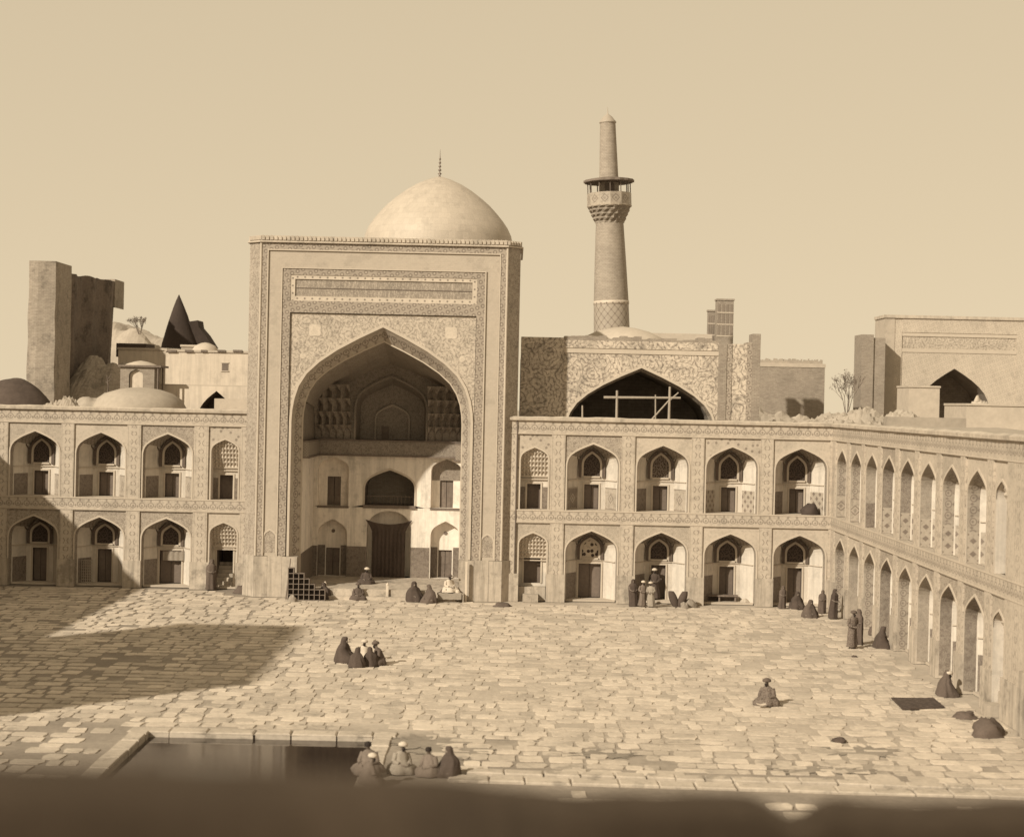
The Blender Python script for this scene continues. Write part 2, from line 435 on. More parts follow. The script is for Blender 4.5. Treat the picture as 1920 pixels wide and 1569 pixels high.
ST = {  # storey: floor, frame bottom, frame top, spring, apex, narrow spring, narrow apex, ledge, door top, window bottom, window apex, back spring, back apex
    'u': dict(fl=5.06, fb=5.06, ft=9.17, sp=7.48, ap=8.70, nsp=7.75, nap=8.45, led=6.66, dt=6.43, wb=6.83, wa=8.15, bs=7.25, ba=8.52),
    'l': dict(fl=0.12, fb=1.53, ft=4.31, sp=2.72, ap=3.93, nsp=3.10, nap=3.76, led=2.18, dt=2.02, wb=2.28, wa=3.36, bs=2.60, ba=3.78)}
YB = 1.55; RV = 0.56
def wide_bay(par, xc, st, hf, w, sp_mat, win, dado_l, dado_r, dh=0.40, rev='tile_reveal', foot=None):
    q = ST[st]; key = (st, hf, w)
    me = cached(('sp', sp_mat) + key, lambda: (lambda b: (arch_wall(b, -hf, hf, q['fb'], q['ft'], outline(w, q['fb'], q['sp'], q['ap']), 0.09), b.mesh('arched_niche', sp_mat))[1])(MB()))
    n = put('arched_niche', me, par, (xc, 0, 0))
    front, mid, back = outline(w, q['fl'], q['sp'], q['ap']), outline(w-0.04, q['fl'], q['sp'], q['ap']-0.04), outline(0.76, q['fl'], q['bs'], q['ba'])
    def f_mould():
        b = MB(); ring(b, outline(w+0.085, q['fb'], q['sp'], q['ap']+0.11), outline(w, q['fb'], q['sp'], q['ap']), 0.055, 0.12); return b.mesh('arch_moulding', 'moulding')
    put('arch_moulding', cached(('mo',)+key, f_mould), n)
    def f_rev():
        b = MB(); loft_uv(b, front, 0.09, mid, RV); return b.mesh('arch_reveal', rev)
    put('arch_reveal', cached(('re', rev)+key, f_rev), n)
    if foot:                                     # tiled panel low on the reveal
        for sx in (-1, 1):
            def f_foot():
                b = MB(); x = sx*(w-0.028); z0, z1 = q['fl']+0.01, q['fl']+1.22
                b.face([(x, 0.12, z0), (x-sx*0.012, RV, z0), (x-sx*0.012, RV, z1), (x, 0.12, z1)], [(-.19,-.6),(.19,-.6),(.19,.6),(-.19,.6)]); return b.mesh('reveal_panel', foot)
            put('reveal_panel', cached(('ft', foot, sx)+key, f_foot), n)
    def f_lin():
        b = MB(); loft_uv(b, mid[:6], RV, back[:6], YB); loft_uv(b, mid[13:], RV, back[13:], YB); return b.mesh('plaster_lining', 'plaster')
    put('plaster_lining', cached(('li',)+key, f_lin), n)
    def f_net():
        b = MB(); loft_uv(b, mid[5:14], RV, back[5:14], YB)
        return b.mesh('vault_net', 'tile_net')
    put('vault_net', cached(('ne',)+key, f_net), n)
    def f_back():
        b = MB(); b.face([(x, YB, z) for x, z in back] + [(dh, YB, q['fl']), (dh, YB, q['dt']), (-dh, YB, q['dt']), (-dh, YB, q['fl'])])
        return b.mesh('back_wall', 'plaster')
    put('back_wall', cached(('ba', dh)+key, f_back), n)
    def f_floor():
        b = MB(); b.box(-w+0.05, w-0.05, 0.46, YB+0.3, q['fl']-0.1, q['fl']); return b.mesh('niche_floor', 'mud_pale')
    put('niche_floor', cached(('fl',)+key, f_floor), n)
    def f_door():
        b = MB(); b.box(-dh, dh, YB, YB+0.3, q['fl'], q['dt'], 'f')
        b.box(-dh+0.02, -0.012, YB+0.20, YB+0.25, q['fl']+0.02, q['dt']-0.03); b.box(0.012, dh-0.02, YB+0.20, YB+0.25, q['fl']+0.02, q['dt']-0.03)
        return b.mesh('door', 'wood_door')
    put('door', cached(('do', dh)+key, f_door), n)
    def f_dsur():
        b = MB(); z1 = q['dt']
        b.box(-dh-0.09, -dh, YB-0.05, YB+0.01, q['fl'], z1+0.09).box(dh, dh+0.09, YB-0.05, YB+0.01, q['fl'], z1+0.09).box(-dh, dh, YB-0.05, YB+0.01, z1, z1+0.09)
        return b.mesh('door_surround', 'moulding')
    put('door_surround', cached(('ds', dh)+key, f_dsur), n)
    wz = q['wb'] + 0.45*(q['wa']-q['wb'])
    win_o, win_i = outline(0.57, q['wb']-0.02, wz+0.06, q['wa']+0.13), outline(0.46, q['wb']+0.07, wz, q['wa'])
    def f_pane():
        b = MB(); b.face([(x, YB-0.02, z) for x, z in win_i]); return b.mesh('window', win)
    put('window', cached(('wi', win)+key, f_pane), n)
    def f_wsur():
        b = MB(); ring(b, win_o, win_i, YB-0.10, YB); b.box(-0.46, 0.46, YB-0.10, YB, q['wb']-0.02, q['wb']+0.07); return b.mesh('window_surround', 'moulding')
    put('window_surround', cached(('ws',)+key, f_wsur), n)
    def f_rib():
        b = MB(); y = YB-0.13; t = 0.05
        ro, ri = outline(0.655, q['wb']-0.02, wz+0.08, q['wa']+0.22), outline(0.58, q['wb']-0.02, wz+0.06, q['wa']+0.14)
        ring(b, ro, ri, y+0.01, YB)
        ztop = q['ba']-0.02
        for sx in (-1, 1):
            b.bar((sx*0.70, y, q['wb']), (sx*0.70, y, q['bs']+0.42), 0.075, t, (0,1,0))
            b.bar((sx*0.68, y, q['bs']+0.40), (sx*0.30, y-0.1, ztop-0.22), 0.07, t, (0,1,0))
            b.bar((sx*0.70, y, q['bs']+0.40), (sx*1.02, y-0.5, ztop-0.14), 0.07, t, (0,1,0))
            b.bar((sx*0.30, y-0.1, ztop-0.2), (0, y, q['wa']+0.22), 0.06, t, (0,1,0))
        return b.mesh('rib', 'rib')
    put('rib', cached(('ri',)+key, f_rib), n)
    def f_led():
        b = MB(); z = q['led']; e = 0.045
        xw = lambda y: w-0.04 + (0.76-w+0.04)*(y-RV)/(YB-RV)
        b.box(-0.76, 0.76, YB-0.07, YB, z, z+e)
        for sx in (-1, 1):
            a, c = (sx*(xw(RV+0.02)-0.02), RV+0.02, z+e/2), (sx*(xw(YB-0.07)-0.02), YB-0.07, z+e/2)
            b.bar(a, c, 0.09, e)
        return b.mesh('ledge', 'moulding')
    put('ledge', cached(('le',)+key, f_led), n)
    def f_dado(sx, mm):
        b = MB(); z0, z1 = q['fl']+0.01, q['fl']+ (1.22 if st == 'u' else 1.42)
        xw = lambda y: w-0.04 + (0.76-w+0.04)*(y-RV)/(YB-RV)
        a = Vector((sx*xw(RV+0.06), RV+0.06, 0)); c = Vector((sx*xw(YB-0.03), YB-0.03, 0)); L = (c-a).length; h = (z1-z0)/2
        nrm = Vector((-sx*(c.y-a.y), sx*(c.x-a.x), 0)).normalized()*0.012
        p = [a+nrm+Vector((0,0,z0)), c+nrm+Vector((0,0,z0)), c+nrm+Vector((0,0,z1)), a+nrm+Vector((0,0,z1))]
        b.face(p, [(-L/2,-h),(L/2,-h),(L/2,h),(-L/2,h)]); return b.mesh('dado_panel', mm)
    if dado_l: put('dado_panel', cached(('dl', dado_l)+key, lambda: f_dado(-1, dado_l)), n)
    if dado_r: put('dado_panel', cached(('dr', dado_r)+key, lambda: f_dado(1, dado_r)), n)
    return n

def muqarnas(w, z0, zs, za, y0, y1, tiers, cw):
    b = MB()
    for k in range(tiers):
        z, zt = z0 + (za-z0)*k/tiers, z0 + (za-z0)*(k+1)/tiers
        def half(zz):
            if zz <= zs: return w
            t = (zz-zs)/(za-zs)
            for i in range(len(ARCH)-1):
                (xa, ta), (xb, tb) = ARCH[i], ARCH[i+1]
                if ta <= t <= tb: return w*(xa + (xb-xa)*(t-ta)/(tb-ta))
            return 0.02
        hw = half(z)
        n = max(2, int(round(2*hw/cw))); y = y0 + (y1-y0)*k/tiers; yn = y0 + (y1-y0)*(k+1)/tiers
        for i in range(n):
            xa, xb = -hw + 2*hw*i/n, -hw + 2*hw*(i+1)/n; xm = (xa+xb)/2; zm = z + (zt-z)*0.62; g_ = (xb-xa)*0.10
            b.face([(xa,y,z),(xm,y+0.055,z),(xm,y+0.055,zm),(xa,y,zm*0.6+z*0.4)]); b.face([(xm,y+0.055,z),(xb,y,z),(xb,y,zm*0.6+z*0.4),(xm,y+0.055,zm)])
            b.face([(xa,y,zm*0.6+z*0.4),(xm,y+0.055,zm),(xm,yn,zt),(xa,yn,zt)]); b.face([(xm,y+0.055,zm),(xb,y,zm*0.6+z*0.4),(xb,yn,zt),(xm,yn,zt)])
    return b

def narrow_bay(par, xc, st, hf, sp_mat, stairs=False):
    q = ST[st]; w = 0.76; yb = 0.85; key = (st, hf, 'n')
    me = cached(('sp', sp_mat)+key, lambda: (lambda b: (arch_wall(b, -hf, hf, q['fb'], q['ft'], outline(w, q['fb'], q['nsp'], q['nap']), 0.09), b.mesh('arched_niche', sp_mat))[1])(MB()))
    n = put('arched_niche', me, par, (xc, 0, 0))
    ol = outline(w, q['fl'], q['nsp'], q['nap'])
    def f_mould():
        b = MB(); ring(b, outline(w+0.08, q['fb'], q['nsp'], q['nap']+0.10), outline(w, q['fb'], q['nsp'], q['nap']), 0.055, 0.12); return b.mesh('arch_moulding', 'moulding')
    put('arch_moulding', cached(('mo',)+key, f_mould), n)
    def f_lin():
        b = MB(); loft_uv(b, ol, 0.09, ol, yb); return b.mesh('plaster_lining', 'plaster')
    put('plaster_lining', cached(('li',)+key, f_lin), n)
    mz = q['led'] + 0.22
    put('muqarnas', cached(('mq',)+key, lambda: muqarnas(w, mz, q['nsp'], q['nap']-0.02, yb-0.1, 0.16, 6, 0.19).mesh('muqarnas', 'tile_muqarnas')), n)
    dh = 0.37 if st == 'u' else 0.46; db = q['fl'] if st == 'u' else (0.95 if not stairs else 0.12); dt = q['dt'] if st == 'u' else (2.40 if not stairs else 2.25)
    def f_back():
        b = MB(); e = 0.0
        pts = [(x, yb, z) for x, z in ol]
        b.face([(-w,yb,q['fl']),(-w,yb,dt),(-dh,yb,dt),(-dh,yb,q['fl'])]); b.face([(dh,yb,q['fl']),(dh,yb,dt),(w,yb,dt),(w,yb,q['fl'])])
        b.face([(-w,yb,dt)] + [(x,yb,z) for x, z in ol[1:-1]] + [(w,yb,dt)])
        if db > q['fl'] + 0.05: b.face([(-dh,yb,q['fl']),(-dh,yb,db),(dh,yb,db),(dh,yb,q['fl'])])
        return b.mesh('back_wall', 'plaster')
    put('back_wall', cached(('ba', stairs)+key, f_back), n)
    dep = 0.35 if not stairs else 2.0
    put('door', cached(('do', stairs)+key, lambda: MB().box(-dh, dh, yb, yb+dep, db, dt, 'f' + ('b' if stairs else '')).mesh('door', 'wood_door')), n)
    def f_led(): return MB().box(-w, w, yb-0.12, yb, q['led'], q['led']+0.05).box(-w, w, yb-0.12, yb, mz-0.06, mz).mesh('ledge', 'moulding')
    put('ledge', cached(('le',)+key, f_led), n)
    def f_sur(): return MB().box(-dh-0.09, -dh, yb-0.05, yb+0.01, db, dt+0.09).box(dh, dh+0.09, yb-0.05, yb+0.01, db, dt+0.09).box(-dh, dh, yb-0.05, yb+0.01, dt, dt+0.09).mesh('door_surround', 'moulding')
    put('door_surround', cached(('ds', stairs)+key, f_sur), n)
    put('niche_floor', cached(('fl',)+key, lambda: MB().box(-w, w, 0.3, yb+0.2, q['fl']-0.1, q['fl']).mesh('niche_floor', 'mud_pale')), n)
    if st == 'u':
        for sx in (-1, 1):
            put('dado_panel', cached(('dd', sx)+key, lambda: MB().box(min(sx*0.48, sx*0.74), max(sx*0.48, sx*0.74), yb-0.03, yb+0.01, q['fl'], q['fl']+1.2).mesh('dado_panel', 'tile_dado')), n)
    if stairs:
        for k in range(7):
            put('step', cached(('step', k), lambda: MB().box(-dh+0.005, dh-0.005, 0.45+0.22*k, 0.45+0.22*(k+1)+0.05, 0.02, 0.2*(k+1)).mesh('step', 'stone_base')), n)
    elif st == 'l':
        put('bench', cached(('bench',), lambda: MB().box(-0.50, 0.34, -0.35, 0.30, 0.0, 0.42).box(-0.74, 0.74, 0.32, yb-0.01, 0.12, 0.78).mesh('bench', 'stone_base')), n)
    return n


def wing(name, label, loc, rz, x0, x1, bays, hfw, w, depth=8.0, roof='roof_clay'):
    t = thing(name, label, 'arcade', loc, rz)
    rnd = random.Random(name)
    hf = lambda k: hfw if k == 'w' else 0.92
    edges = []; xs = x0
    for k, xc, *_ in bays:
        edges.append((xs, xc - hf(k))); xs = xc + hf(k)
    edges.append((xs, x1))
    for a, b_ in edges:                                           # tiled pilasters, upper and lower, each its own piece
        hw = (b_-a)/2
        for z0, z1 in ((1.53, 4.31), (5.06, 9.17)):
            put('pilaster', cached(('pil', round(hw,3), z0), lambda: MB().box(-hw, hw, 0, 0.5, z0, z1).mesh('pilaster', 'tile_pilaster')), t, ((a+b_)/2, 0, 0))
    for nm, z0, z1, mm in (('upper_frieze', 9.17, 9.94, 'tile_frieze_upper'), ('string_course', 4.31, 5.06, 'tile_frieze_lower')):
        MB().box(x0, x1, 0.0, 0.5, z0, z1).obj(nm, mm, t)
    for z in (9.20, 4.345, 4.99):
        MB().box(x0, x1, -0.03, 0.0, z, z+0.045).obj('string_moulding', 'moulding', t)
    n = int((x1-x0)/0.6); b = MB()                                  # slightly uneven cornice
    rows = [[] for _ in range(5)]
    for i in range(n+1):
        x = x0 + (x1-x0)*i/n; e = rnd.uniform(-0.018, 0.018); d = rnd.uniform(-0.02, 0.02)
        for r, (y, z) in zip(rows, ((0.05, 9.94), (-0.14+d, 9.945), (-0.16+d, 10.09+e), (0.10, 10.17+e*1.5), (0.8, 10.10+e))): r.append((x, y, z))
    b.grid(rows).obj('cornice', 'cornice_stone', t)
    b = MB(); m_ = 14; k_ = int((x1-x0)/0.9); rr = []
    for j in range(m_+1):
        y = 0.8 + (depth-0.8)*j/m_
        rr.append([(x0 + (x1-x0)*i/k_, y, 10.06 + (0.14*noise.noise((i*0.35, j*0.5, len(name))) if 0 < j else 0.0)) for i in range(k_+1)])
    b.grid(rr).obj('roof', roof, t, smooth=True)
    MB().box(x0, x1, depth, depth+0.3, 0, 10.05).box(x0-0.02, x0, 0.5, depth, 0, 9.95).box(x1, x1+0.02, 0.5, depth, 0, 9.95).obj('rear_wall', 'mud', t)
    hw_ = lambda k: w if k == 'w' else 0.76
    xs = x0
    for i in range(len(bays)+1):                                    # stone piers at the foot
        xe = bays[i][1] - hw_(bays[i][0]) if i < len(bays) else x1
        MB().box(xs, xe, -0.05 - rnd.uniform(0, 0.02), 0.8, 0.0, 1.53).obj('stone_pier', 'stone_base', t)
        if i < len(bays): xs = bays[i][1] + hw_(bays[i][0])
    for k, xc, su, sl, opt in bays:
        if k == 'n':
            narrow_bay(t, xc, 'u', 0.92, su); narrow_bay(t, xc, 'l', 0.92, sl, opt.get('stairs', False))
        else:
            wide_bay(t, xc, 'u', hfw, w, su, opt.get('wu', 'lattice'), opt.get('dl', 'tile_dado'), opt.get('dr', 'tile_dado_pale'), rev=opt.get('rv', 'tile_reveal'), foot=opt.get('ft'))  # default left dado darker than right: side shade put into the tile colour
            wide_bay(t, xc, 'l', hfw, w, sl, opt.get('wl', 'lattice_dark'), 'tile_dado', None, dh=opt.get('dh', 0.40), rev=opt.get('rl', 'tile_reveal'))
    return t

D_R, D_L, X_R = 94.4, 97.0, 17.6
fl, fd, fp, dt_, pl = 'tile_floral', 'tile_floral_dense', 'tile_floral_pale', 'tile_dots', 'tile_plain'
wing('arcade_wing', 'two-storey tiled arcade facing the court to the right of the great portal', (0, D_R, 0), 0, -0.30, X_R,
     [('n', 1.29, dt_, fp, {}),
      ('w', 4.51, fd, fp, dict(wu='lattice_dark', wl='lattice_broken', dl='tile_dado_lozenge', dr='tile_dado_pale', dh=0.62)),
      ('w', 8.34, pl, fp, dict(wu='lattice', dl='tile_dado', dr='tile_dado_pale')),
      ('w', 12.14, dt_, pl, dict(wu='lattice_dark', dl='tile_dado_star', dr='tile_dado_star')),
      ('w', 15.94, pl, pl, dict(wu='lattice_dark', dl='tile_dado', dr='tile_dado_star'))], 1.55, 1.42, depth=2.95)
wing('arcade_wing', 'two-storey tiled arcade to the left of the great portal, partly in shadow', (0, D_L, 0), 0, -32.2, -14.45,
     [('w', -30.6, fp, fd, {}), ('w', -26.87, fp, fd, dict(wu='lattice_dark')), ('w', -23.15, pl, fd, dict(wu='lattice_dark')),
      ('w', -19.38, fd, fd, dict(wu='lattice_dark', dh=0.62)), ('n', -16.15, dt_, pl, dict(stairs=True))], 1.50, 1.38)
side = []
for i in range(8):
    side.append(('w', 2.5 + 3.82*i, (pl, fp, pl, fd, fp, pl, fp, pl)[i], (fp, pl, fp, fd, fp, fd, fd, fd)[i],
                 dict(dl='tile_dado_star', dr='tile_dado_star', wu='lattice_dark', ft=('tile_dado_pale', 'tile_dado_pale', 'tile_dado', 'tile_dado_star', 'tile_dado_star', 'tile_dado_star', 'tile_dado_star', 'tile_dado_star')[i],
                      rv=('tile_reveal', 'tile_reveal', 'tile_reveal_pale', 'tile_reveal_dark', 'tile_reveal_dark', 'tile_reveal_pale', 'tile_reveal', 'tile_reveal')[i],
                      rl=('tile_reveal', 'tile_reveal_pale', 'tile_reveal', 'tile_reveal_dark', 'tile_reveal', 'tile_reveal_pale', 'tile_reveal_dark', 'tile_reveal_dark')[i])))
side.append(('n', 32.5, pl, fp, {}))
wing('arcade_wing', 'long two-storey arcade along the right side of the court, seen at a slant', (X_R, D_R, 0), -math.pi/2, 0.0, 36.2, side, 1.55, 1.42)

# the wings and portals that the camera does not face close the court (left side and behind); they throw the long shadows
t = thing('side_wing', 'plain two-storey wing closing the left side of the court', 'building')
MB().box(-40, -32.25, 57.6, 97.4, 0, 9.95).obj('wall', 'brick', t)
MB().box(-40, -32.25, 5, 41.0, 0, 9.95).obj('wall', 'brick', t)
MB().box(-40.1, -32.1, 57.6, 97.5, 9.95, 10.15).box(-40.1, -32.1, 5, 41.0, 9.95, 10.15).obj('cornice', 'cornice_stone', t)
t = thing('side_portal', 'tall portal block in the middle of the left side wing', 'building')
b = MB(); b.box(-38, -32.3, 41.0, 57.6, 0, 19.4); b.obj('wall', 'brick', t)
MB().box(-38.1, -32.1, 40.8, 57.8, 19.4, 19.75).obj('cornice', 'cornice_stone', t)
t = thing('right_portal', 'edge of the tall portal at the end of the right arcade', 'building')
b = MB(); b.box(X_R-0.15, X_R+6, 44.2, 58.2, 2.2, 19.4); b.obj('wall', 'tile_light', t)
MB().box(X_R-0.25, X_R+6, 44.0, 58.3, 0, 2.2).obj('stone_base', 'stone_base', t)
MB().box(X_R-0.3, X_R+6, 44.0, 58.3, 19.4, 19.75).obj('cornice', 'cornice_stone', t)

# ------------------------------------------------------------------ the great portal (pishtaq) in local coordinates
PX0, PY0 = -7.15, 94.0
t = thing('great_portal', 'tall tiled portal with a deep pointed arch in the middle of the court', 'portal', (PX0, PY0, 0))
F = 6.72; CH = 0.72; TOP = 19.33; BASE = 2.24
def uband(name, m, xi, xo, zi, zo, y, zb=BASE):          # a band framing the arch: two uprights and a head
    b = MB()
    b.box(-xo, -xi, y, 0.5, zb, zo).box(xi, xo, y, 0.5, zb, zo).box(-xi, xi, y, 0.5, zi, zo)
    return b.obj(name, m, t)
uband('outer_border', 'tile_border', 6.34, F, 18.95, TOP, 0.0)
uband('pale_band', 'tile_light', 5.56, 6.34, 17.98, 18.95, 0.06)
uband('inner_border', 'tile_border', 5.09, 5.56, 17.60, 17.98, 0.02)
for x in (6.34, 5.56):
    b = MB(); z = {6.34: 18.95, 5.56: 17.98}[x]
    b.box(-x-0.03, -x+0.03, -0.03, 0.03, BASE, z+0.03).box(x-0.03, x+0.03, -0.03, 0.03, BASE, z+0.03).box(-x+0.03, x-0.03, -0.03, 0.03, z-0.03, z+0.03)
    b.obj('border_moulding', 'moulding', t)
MB().box(-5.09, 5.09, 0.05, 0.5, 17.38, 17.60).box(-5.09, 5.09, 0.05, 0.5, 16.20, 16.45).box(-5.09, -4.84, 0.05, 0.5, 16.45, 17.38).box(4.84, 5.09, 0.05, 0.5, 16.45, 17.38).obj('bead_band', 'tile_bead', t)
MB().box(-4.84, 4.84, 0.12, 0.5, 16.45, 17.38).obj('inscription_panel', 'tile_script', t)
MB().box(-4.84, 4.84, 0.10, 0.12, 16.88, 16.92).obj('inscription_rule', 'tile_mark', t)
MB().box(-5.09, 5.09, 0.02, 0.5, 15.56, 16.20).obj('lower_border', 'tile_border', t)
for sx in (-1, 1):
    b = MB(); b.face([(sx*F, 0, BASE), (sx*(F+CH), CH, BASE), (sx*(F+CH), CH, TOP), (sx*F, 0, TOP)], [(-CH/1.4, BASE), (CH/1.4, BASE), (CH/1.4, TOP), (-CH/1.4, TOP)])
    b.obj('corner_facet', 'tile_floral_dense', t)
    MB().tube((sx*F, 0.0, BASE), (sx*F, 0.0, TOP), 0.06, n=8).obj('corner_moulding', 'moulding', t)
# crest: a projecting band with a row of little knobs
b = MB(); o_ = 0.14
crest = [(-F-CH-o_, 8.2), (-F-CH-o_, CH-o_*0.4), (-F-o_*0.4, -o_), (F+o_*0.4, -o_), (F+CH+o_, CH-o_*0.4), (F+CH+o_, 8.2)]
b.grid([[(x*0.985, max(y, 0.05), TOP) for x, y in crest], [(x, y, TOP+0.02) for x, y in crest], [(x, y, TOP+0.10) for x, y in crest], [(x*0.99, y+0.04, TOP+0.12) for x, y in crest], [(x*0.99, y+0.04, TOP+0.38) for x, y in crest]])
b.face([(x*0.99, y+0.04, TOP+0.38) for x, y in crest])
b.obj('crest', 'cornice_stone', t)
b = MB()
for i in range(58):
    x = -F + 2*F*(i+0.5)/58
    b.face([(x-0.085, -o_-0.03, TOP+0.14), (x+0.085, -o_-0.03, TOP+0.14), (x+0.085, -o_-0.03, TOP+0.30), (x, -o_-0.03, TOP+0.41), (x-0.085, -o_-0.03, TOP+0.30)])
    b.box(x-0.085, x+0.085, -o_-0.029, -o_+0.2, TOP+0.14, TOP+0.30, 'f')
for sx in (-1, 1):
    for i in range(5):
        f = (i+0.5)/5; x, y = sx*(F+CH*f), CH*f-o_
        b.box(x-0.07, x+0.07, y-0.05, y+0.2, TOP+0.14, TOP+0.36)
b.obj('crest_knobs', 'cornice_stone', t)
# body
b = MB()
for sx in (-1, 1):
    b.face([(sx*(F+CH), CH, 0), (sx*(F+CH), 9.0, 0), (sx*(F+CH), 9.0, TOP), (sx*(F+CH), CH, TOP)])
b.face([(-F-CH, 9, 0), (F+CH, 9, 0), (F+CH, 9, TOP), (-F-CH, 9, TOP)])
b.face([(-F-CH, CH, TOP-0.01), (-F, 0.05, TOP-0.01), (F, 0.05, TOP-0.01), (F+CH, CH, TOP-0.01), (F+CH, 9, TOP-0.01), (-F-CH, 9, TOP-0.01)])
b.obj('tower_body', 'brick', t)
# stone slabs at the foot
for sx in (-1, 1):
    xs = [4.42, 5.25, 6.05, F+0.05]
    for i in range(3):
        a, c = sorted((sx*xs[i], sx*xs[i+1]))
        MB().box(a+0.006, c-0.006, -0.09+0.015*((i*7) % 3), 0.6, 0.0, BASE-0.02*((i+1) % 2)).obj('stone_slab', 'stone_base', t)
    b = MB(); b.face([(sx*(F+0.05), -0.07, 0), (sx*(F+CH+0.06), CH-0.05, 0), (sx*(F+CH+0.06), CH-0.05, BASE), (sx*(F+0.05), -0.07, BASE)])
    b.face([(sx*(F+0.05), -0.07, BASE), (sx*(F+CH+0.06), CH-0.05, BASE), (sx*(F+CH), CH+0.2, BASE), (sx*F, 0.2, BASE)])
    b.obj('stone_slab', 'stone_base', t)
    # little tiled niche panel above the slabs, in the pale band
    ol = outline(0.30, 2.42, 3.25, 3.62, sx*5.95)
    b = MB(); ring(b, outline(0.37, 2.32, 3.27, 3.74, sx*5.95), ol, 0.02, 0.07); n_ = b.obj('niche_frame', 'moulding', t)
    b = MB(); b.face([(x, 0.05, z) for x, z in ol]); b.obj('niche_tile', 'tile_floral_dense', n_)
# arch panel with spandrels
OW, OS, OA = 4.90, 9.63, 14.84
IW, IA = 4.39, 14.09
oo, oi = outline(OW, 2.2, OS, OA), outline(IW, 0.5, OS, IA)
b = MB(); arch_wall(b, -5.07, 5.07, BASE, 15.53, outline(OW, BASE, OS, OA), 0.14); b.obj('spandrel', 'tile_floral', t)
for sx in (-1, 1):
    b = MB(); c = (sx*3.72, 14.62); k = 24
    b.face([(c[0] + (0.36-0.05*math.cos(4*2*math.pi*i/k))*math.cos(2*math.pi*i/k), 0.125, c[1] + (0.36-0.05*math.cos(4*2*math.pi*i/k))*math.sin(2*math.pi*i/k)) for i in range(k)])
    b.obj('flower_medallion', 'tile_mark_pale', t)
    b = MB(); c = (sx*4.35, 13.2); b.face([(c[0] + 0.17*math.cos(2*math.pi*i/10), 0.125, c[1] + 0.17*math.sin(2*math.pi*i/10)) for i in range(10)]); b.obj('flower_medallion', 'tile_mark_pale', t)
b = MB(); ring(b, outline(OW+0.13, BASE, OS, OA+0.17), outline(OW, BASE, OS, OA), 0.07, 0.16); b.obj('arch_moulding', 'moulding', t)
oi2 = outline(IW, 2.2, OS, IA)
b = MB(); loft_uv(b, oo, 0.14, oi2, 1.02); b.obj('arch_reveal', 'tile_chain', t)
b = MB(); ring(b, outline(IW+0.06, 0.5, OS, IA+0.08), outline(IW-0.02, 0.5, OS, IA-0.03), 0.97, 1.12); b.obj('arch_arris', 'moulding', t)
for sx in (-1, 1):
    MB().box(min(sx*IW, sx*4.43), max(sx*IW, sx*4.43), 0.3, 1.05, 0, 2.2).obj('jamb_stone', 'stone_base', t)
# inside
IB = 6.9
b = MB(); loft_uv(b, oi[3:16], 1.04, outline(IW, 0.5, OS-0.2, 13.0)[3:16], IB); b.obj('vault', 'tile_vault_deep', t, smooth=False)
for sx in (-1, 1):
    b = MB(); b.face([(sx*IW, 1.04, 0.5), (sx*IW, IB, 0.5), (sx*IW, IB, 7.6), (sx*IW, 1.04, 7.6)]); b.obj('side_wall', 'plaster_old', t)
    b = MB(); b.face([(sx*IW, 1.04, 7.6), (sx*IW, IB, 7.6), (sx*(IW-0.03), IB, 10.6), (sx*(IW-0.03), 1.04, 10.6)]); b.obj('upper_side_wall', 'tile_vault', t)
    x0, x1 = sorted((sx*IW, sx*(IW-0.03))); MB().box(x0, x1, 1.10, IB-0.01, 0.5, 2.28).obj('dado_panel', 'tile_dado', t)
    x0, x1 = sorted((sx*(IW-0.01), sx*(IW-0.32))); MB().box(x0, x1, 1.15, IB-0.3, 7.66, 8.46).obj('ledge_band', 'tile_weave_dark', t)
MB().box(-IW+0.01, IW-0.01, IB-0.30, IB, 7.66, 8.46).obj('ledge_band', 'tile_vault', t)
b = MB(); b.box(-IW+0.01, IW-0.01, IB-0.38, IB, 7.57, 7.66).box(-IW+0.01, IW-0.01, IB-0.38, IB, 8.46, 8.54)
for sx in (-1, 1):
    x0, x1 = sorted((sx*(IW-0.01), sx*(IW-0.40))); b.box(x0, x1, 1.15, IB-0.38, 7.57, 7.66).box(x0, x1, 1.15, IB-0.38, 8.46, 8.54)
b.obj('ledge_moulding', 'wood_dark', t)
MB().box(-IW, IW, 0.3, IB+0.02, 0.38, 0.5).obj('floor', 'stone_base', t)
def recess(cx, z0, z1, x0, x1, ol, depth, wallm, inm, door=None, dado=None, dark=False, hole=None):
    b = MB(); arch_wall(b, x0, x1, z0, z1, ol, IB); w_ = b.obj('rear_wall', wallm, t)
    b = MB(); loft_uv(b, ol, IB, ol, IB+depth); pts = [(x, IB+depth, z) for x, z in ol]
    if door:
        dh, dt = door; zb = ol[0][1]
        pts += [(cx+dh, IB+depth, zb), (cx+dh, IB+depth, dt), (cx-dh, IB+depth, dt), (cx-dh, IB+depth, zb)]
    b.face(pts); xs = [x for x, z in ol]
    b.face([(min(xs), IB, ol[0][1]), (max(xs), IB, ol[0][1]), (max(xs), IB+depth, ol[0][1]), (min(xs), IB+depth, ol[0][1])])
    n_ = b.obj('wall_niche', inm, t)
    if door: MB().box(cx-dh, cx+dh, IB+depth, IB+depth+0.3, ol[0][1], dt, 'f').box(cx-dh, cx-0.015, IB+depth+0.12, IB+depth+0.17, ol[0][1], dt).box(cx+0.015, cx+dh, IB+depth+0.12, IB+depth+0.17, ol[0][1], dt).obj('door', 'wood_dark', n_)
    if dado:
        zb = ol[0][1]; a, c = min(xs), max(xs)
        dh = door[0]
        for q in ((a+0.002, cx-dh-0.06, IB+depth-0.03, IB+depth-0.005), (cx+dh+0.06, c-0.002, IB+depth-0.03, IB+depth-0.005), (a+0.002, a+0.03, IB, IB+depth-0.03), (c-0.03, c-0.002, IB, IB+depth-0.03)):
            MB().box(*q, zb, dado).obj('dado_panel', 'tile_dado', n_)
    return n_
C = 0.07
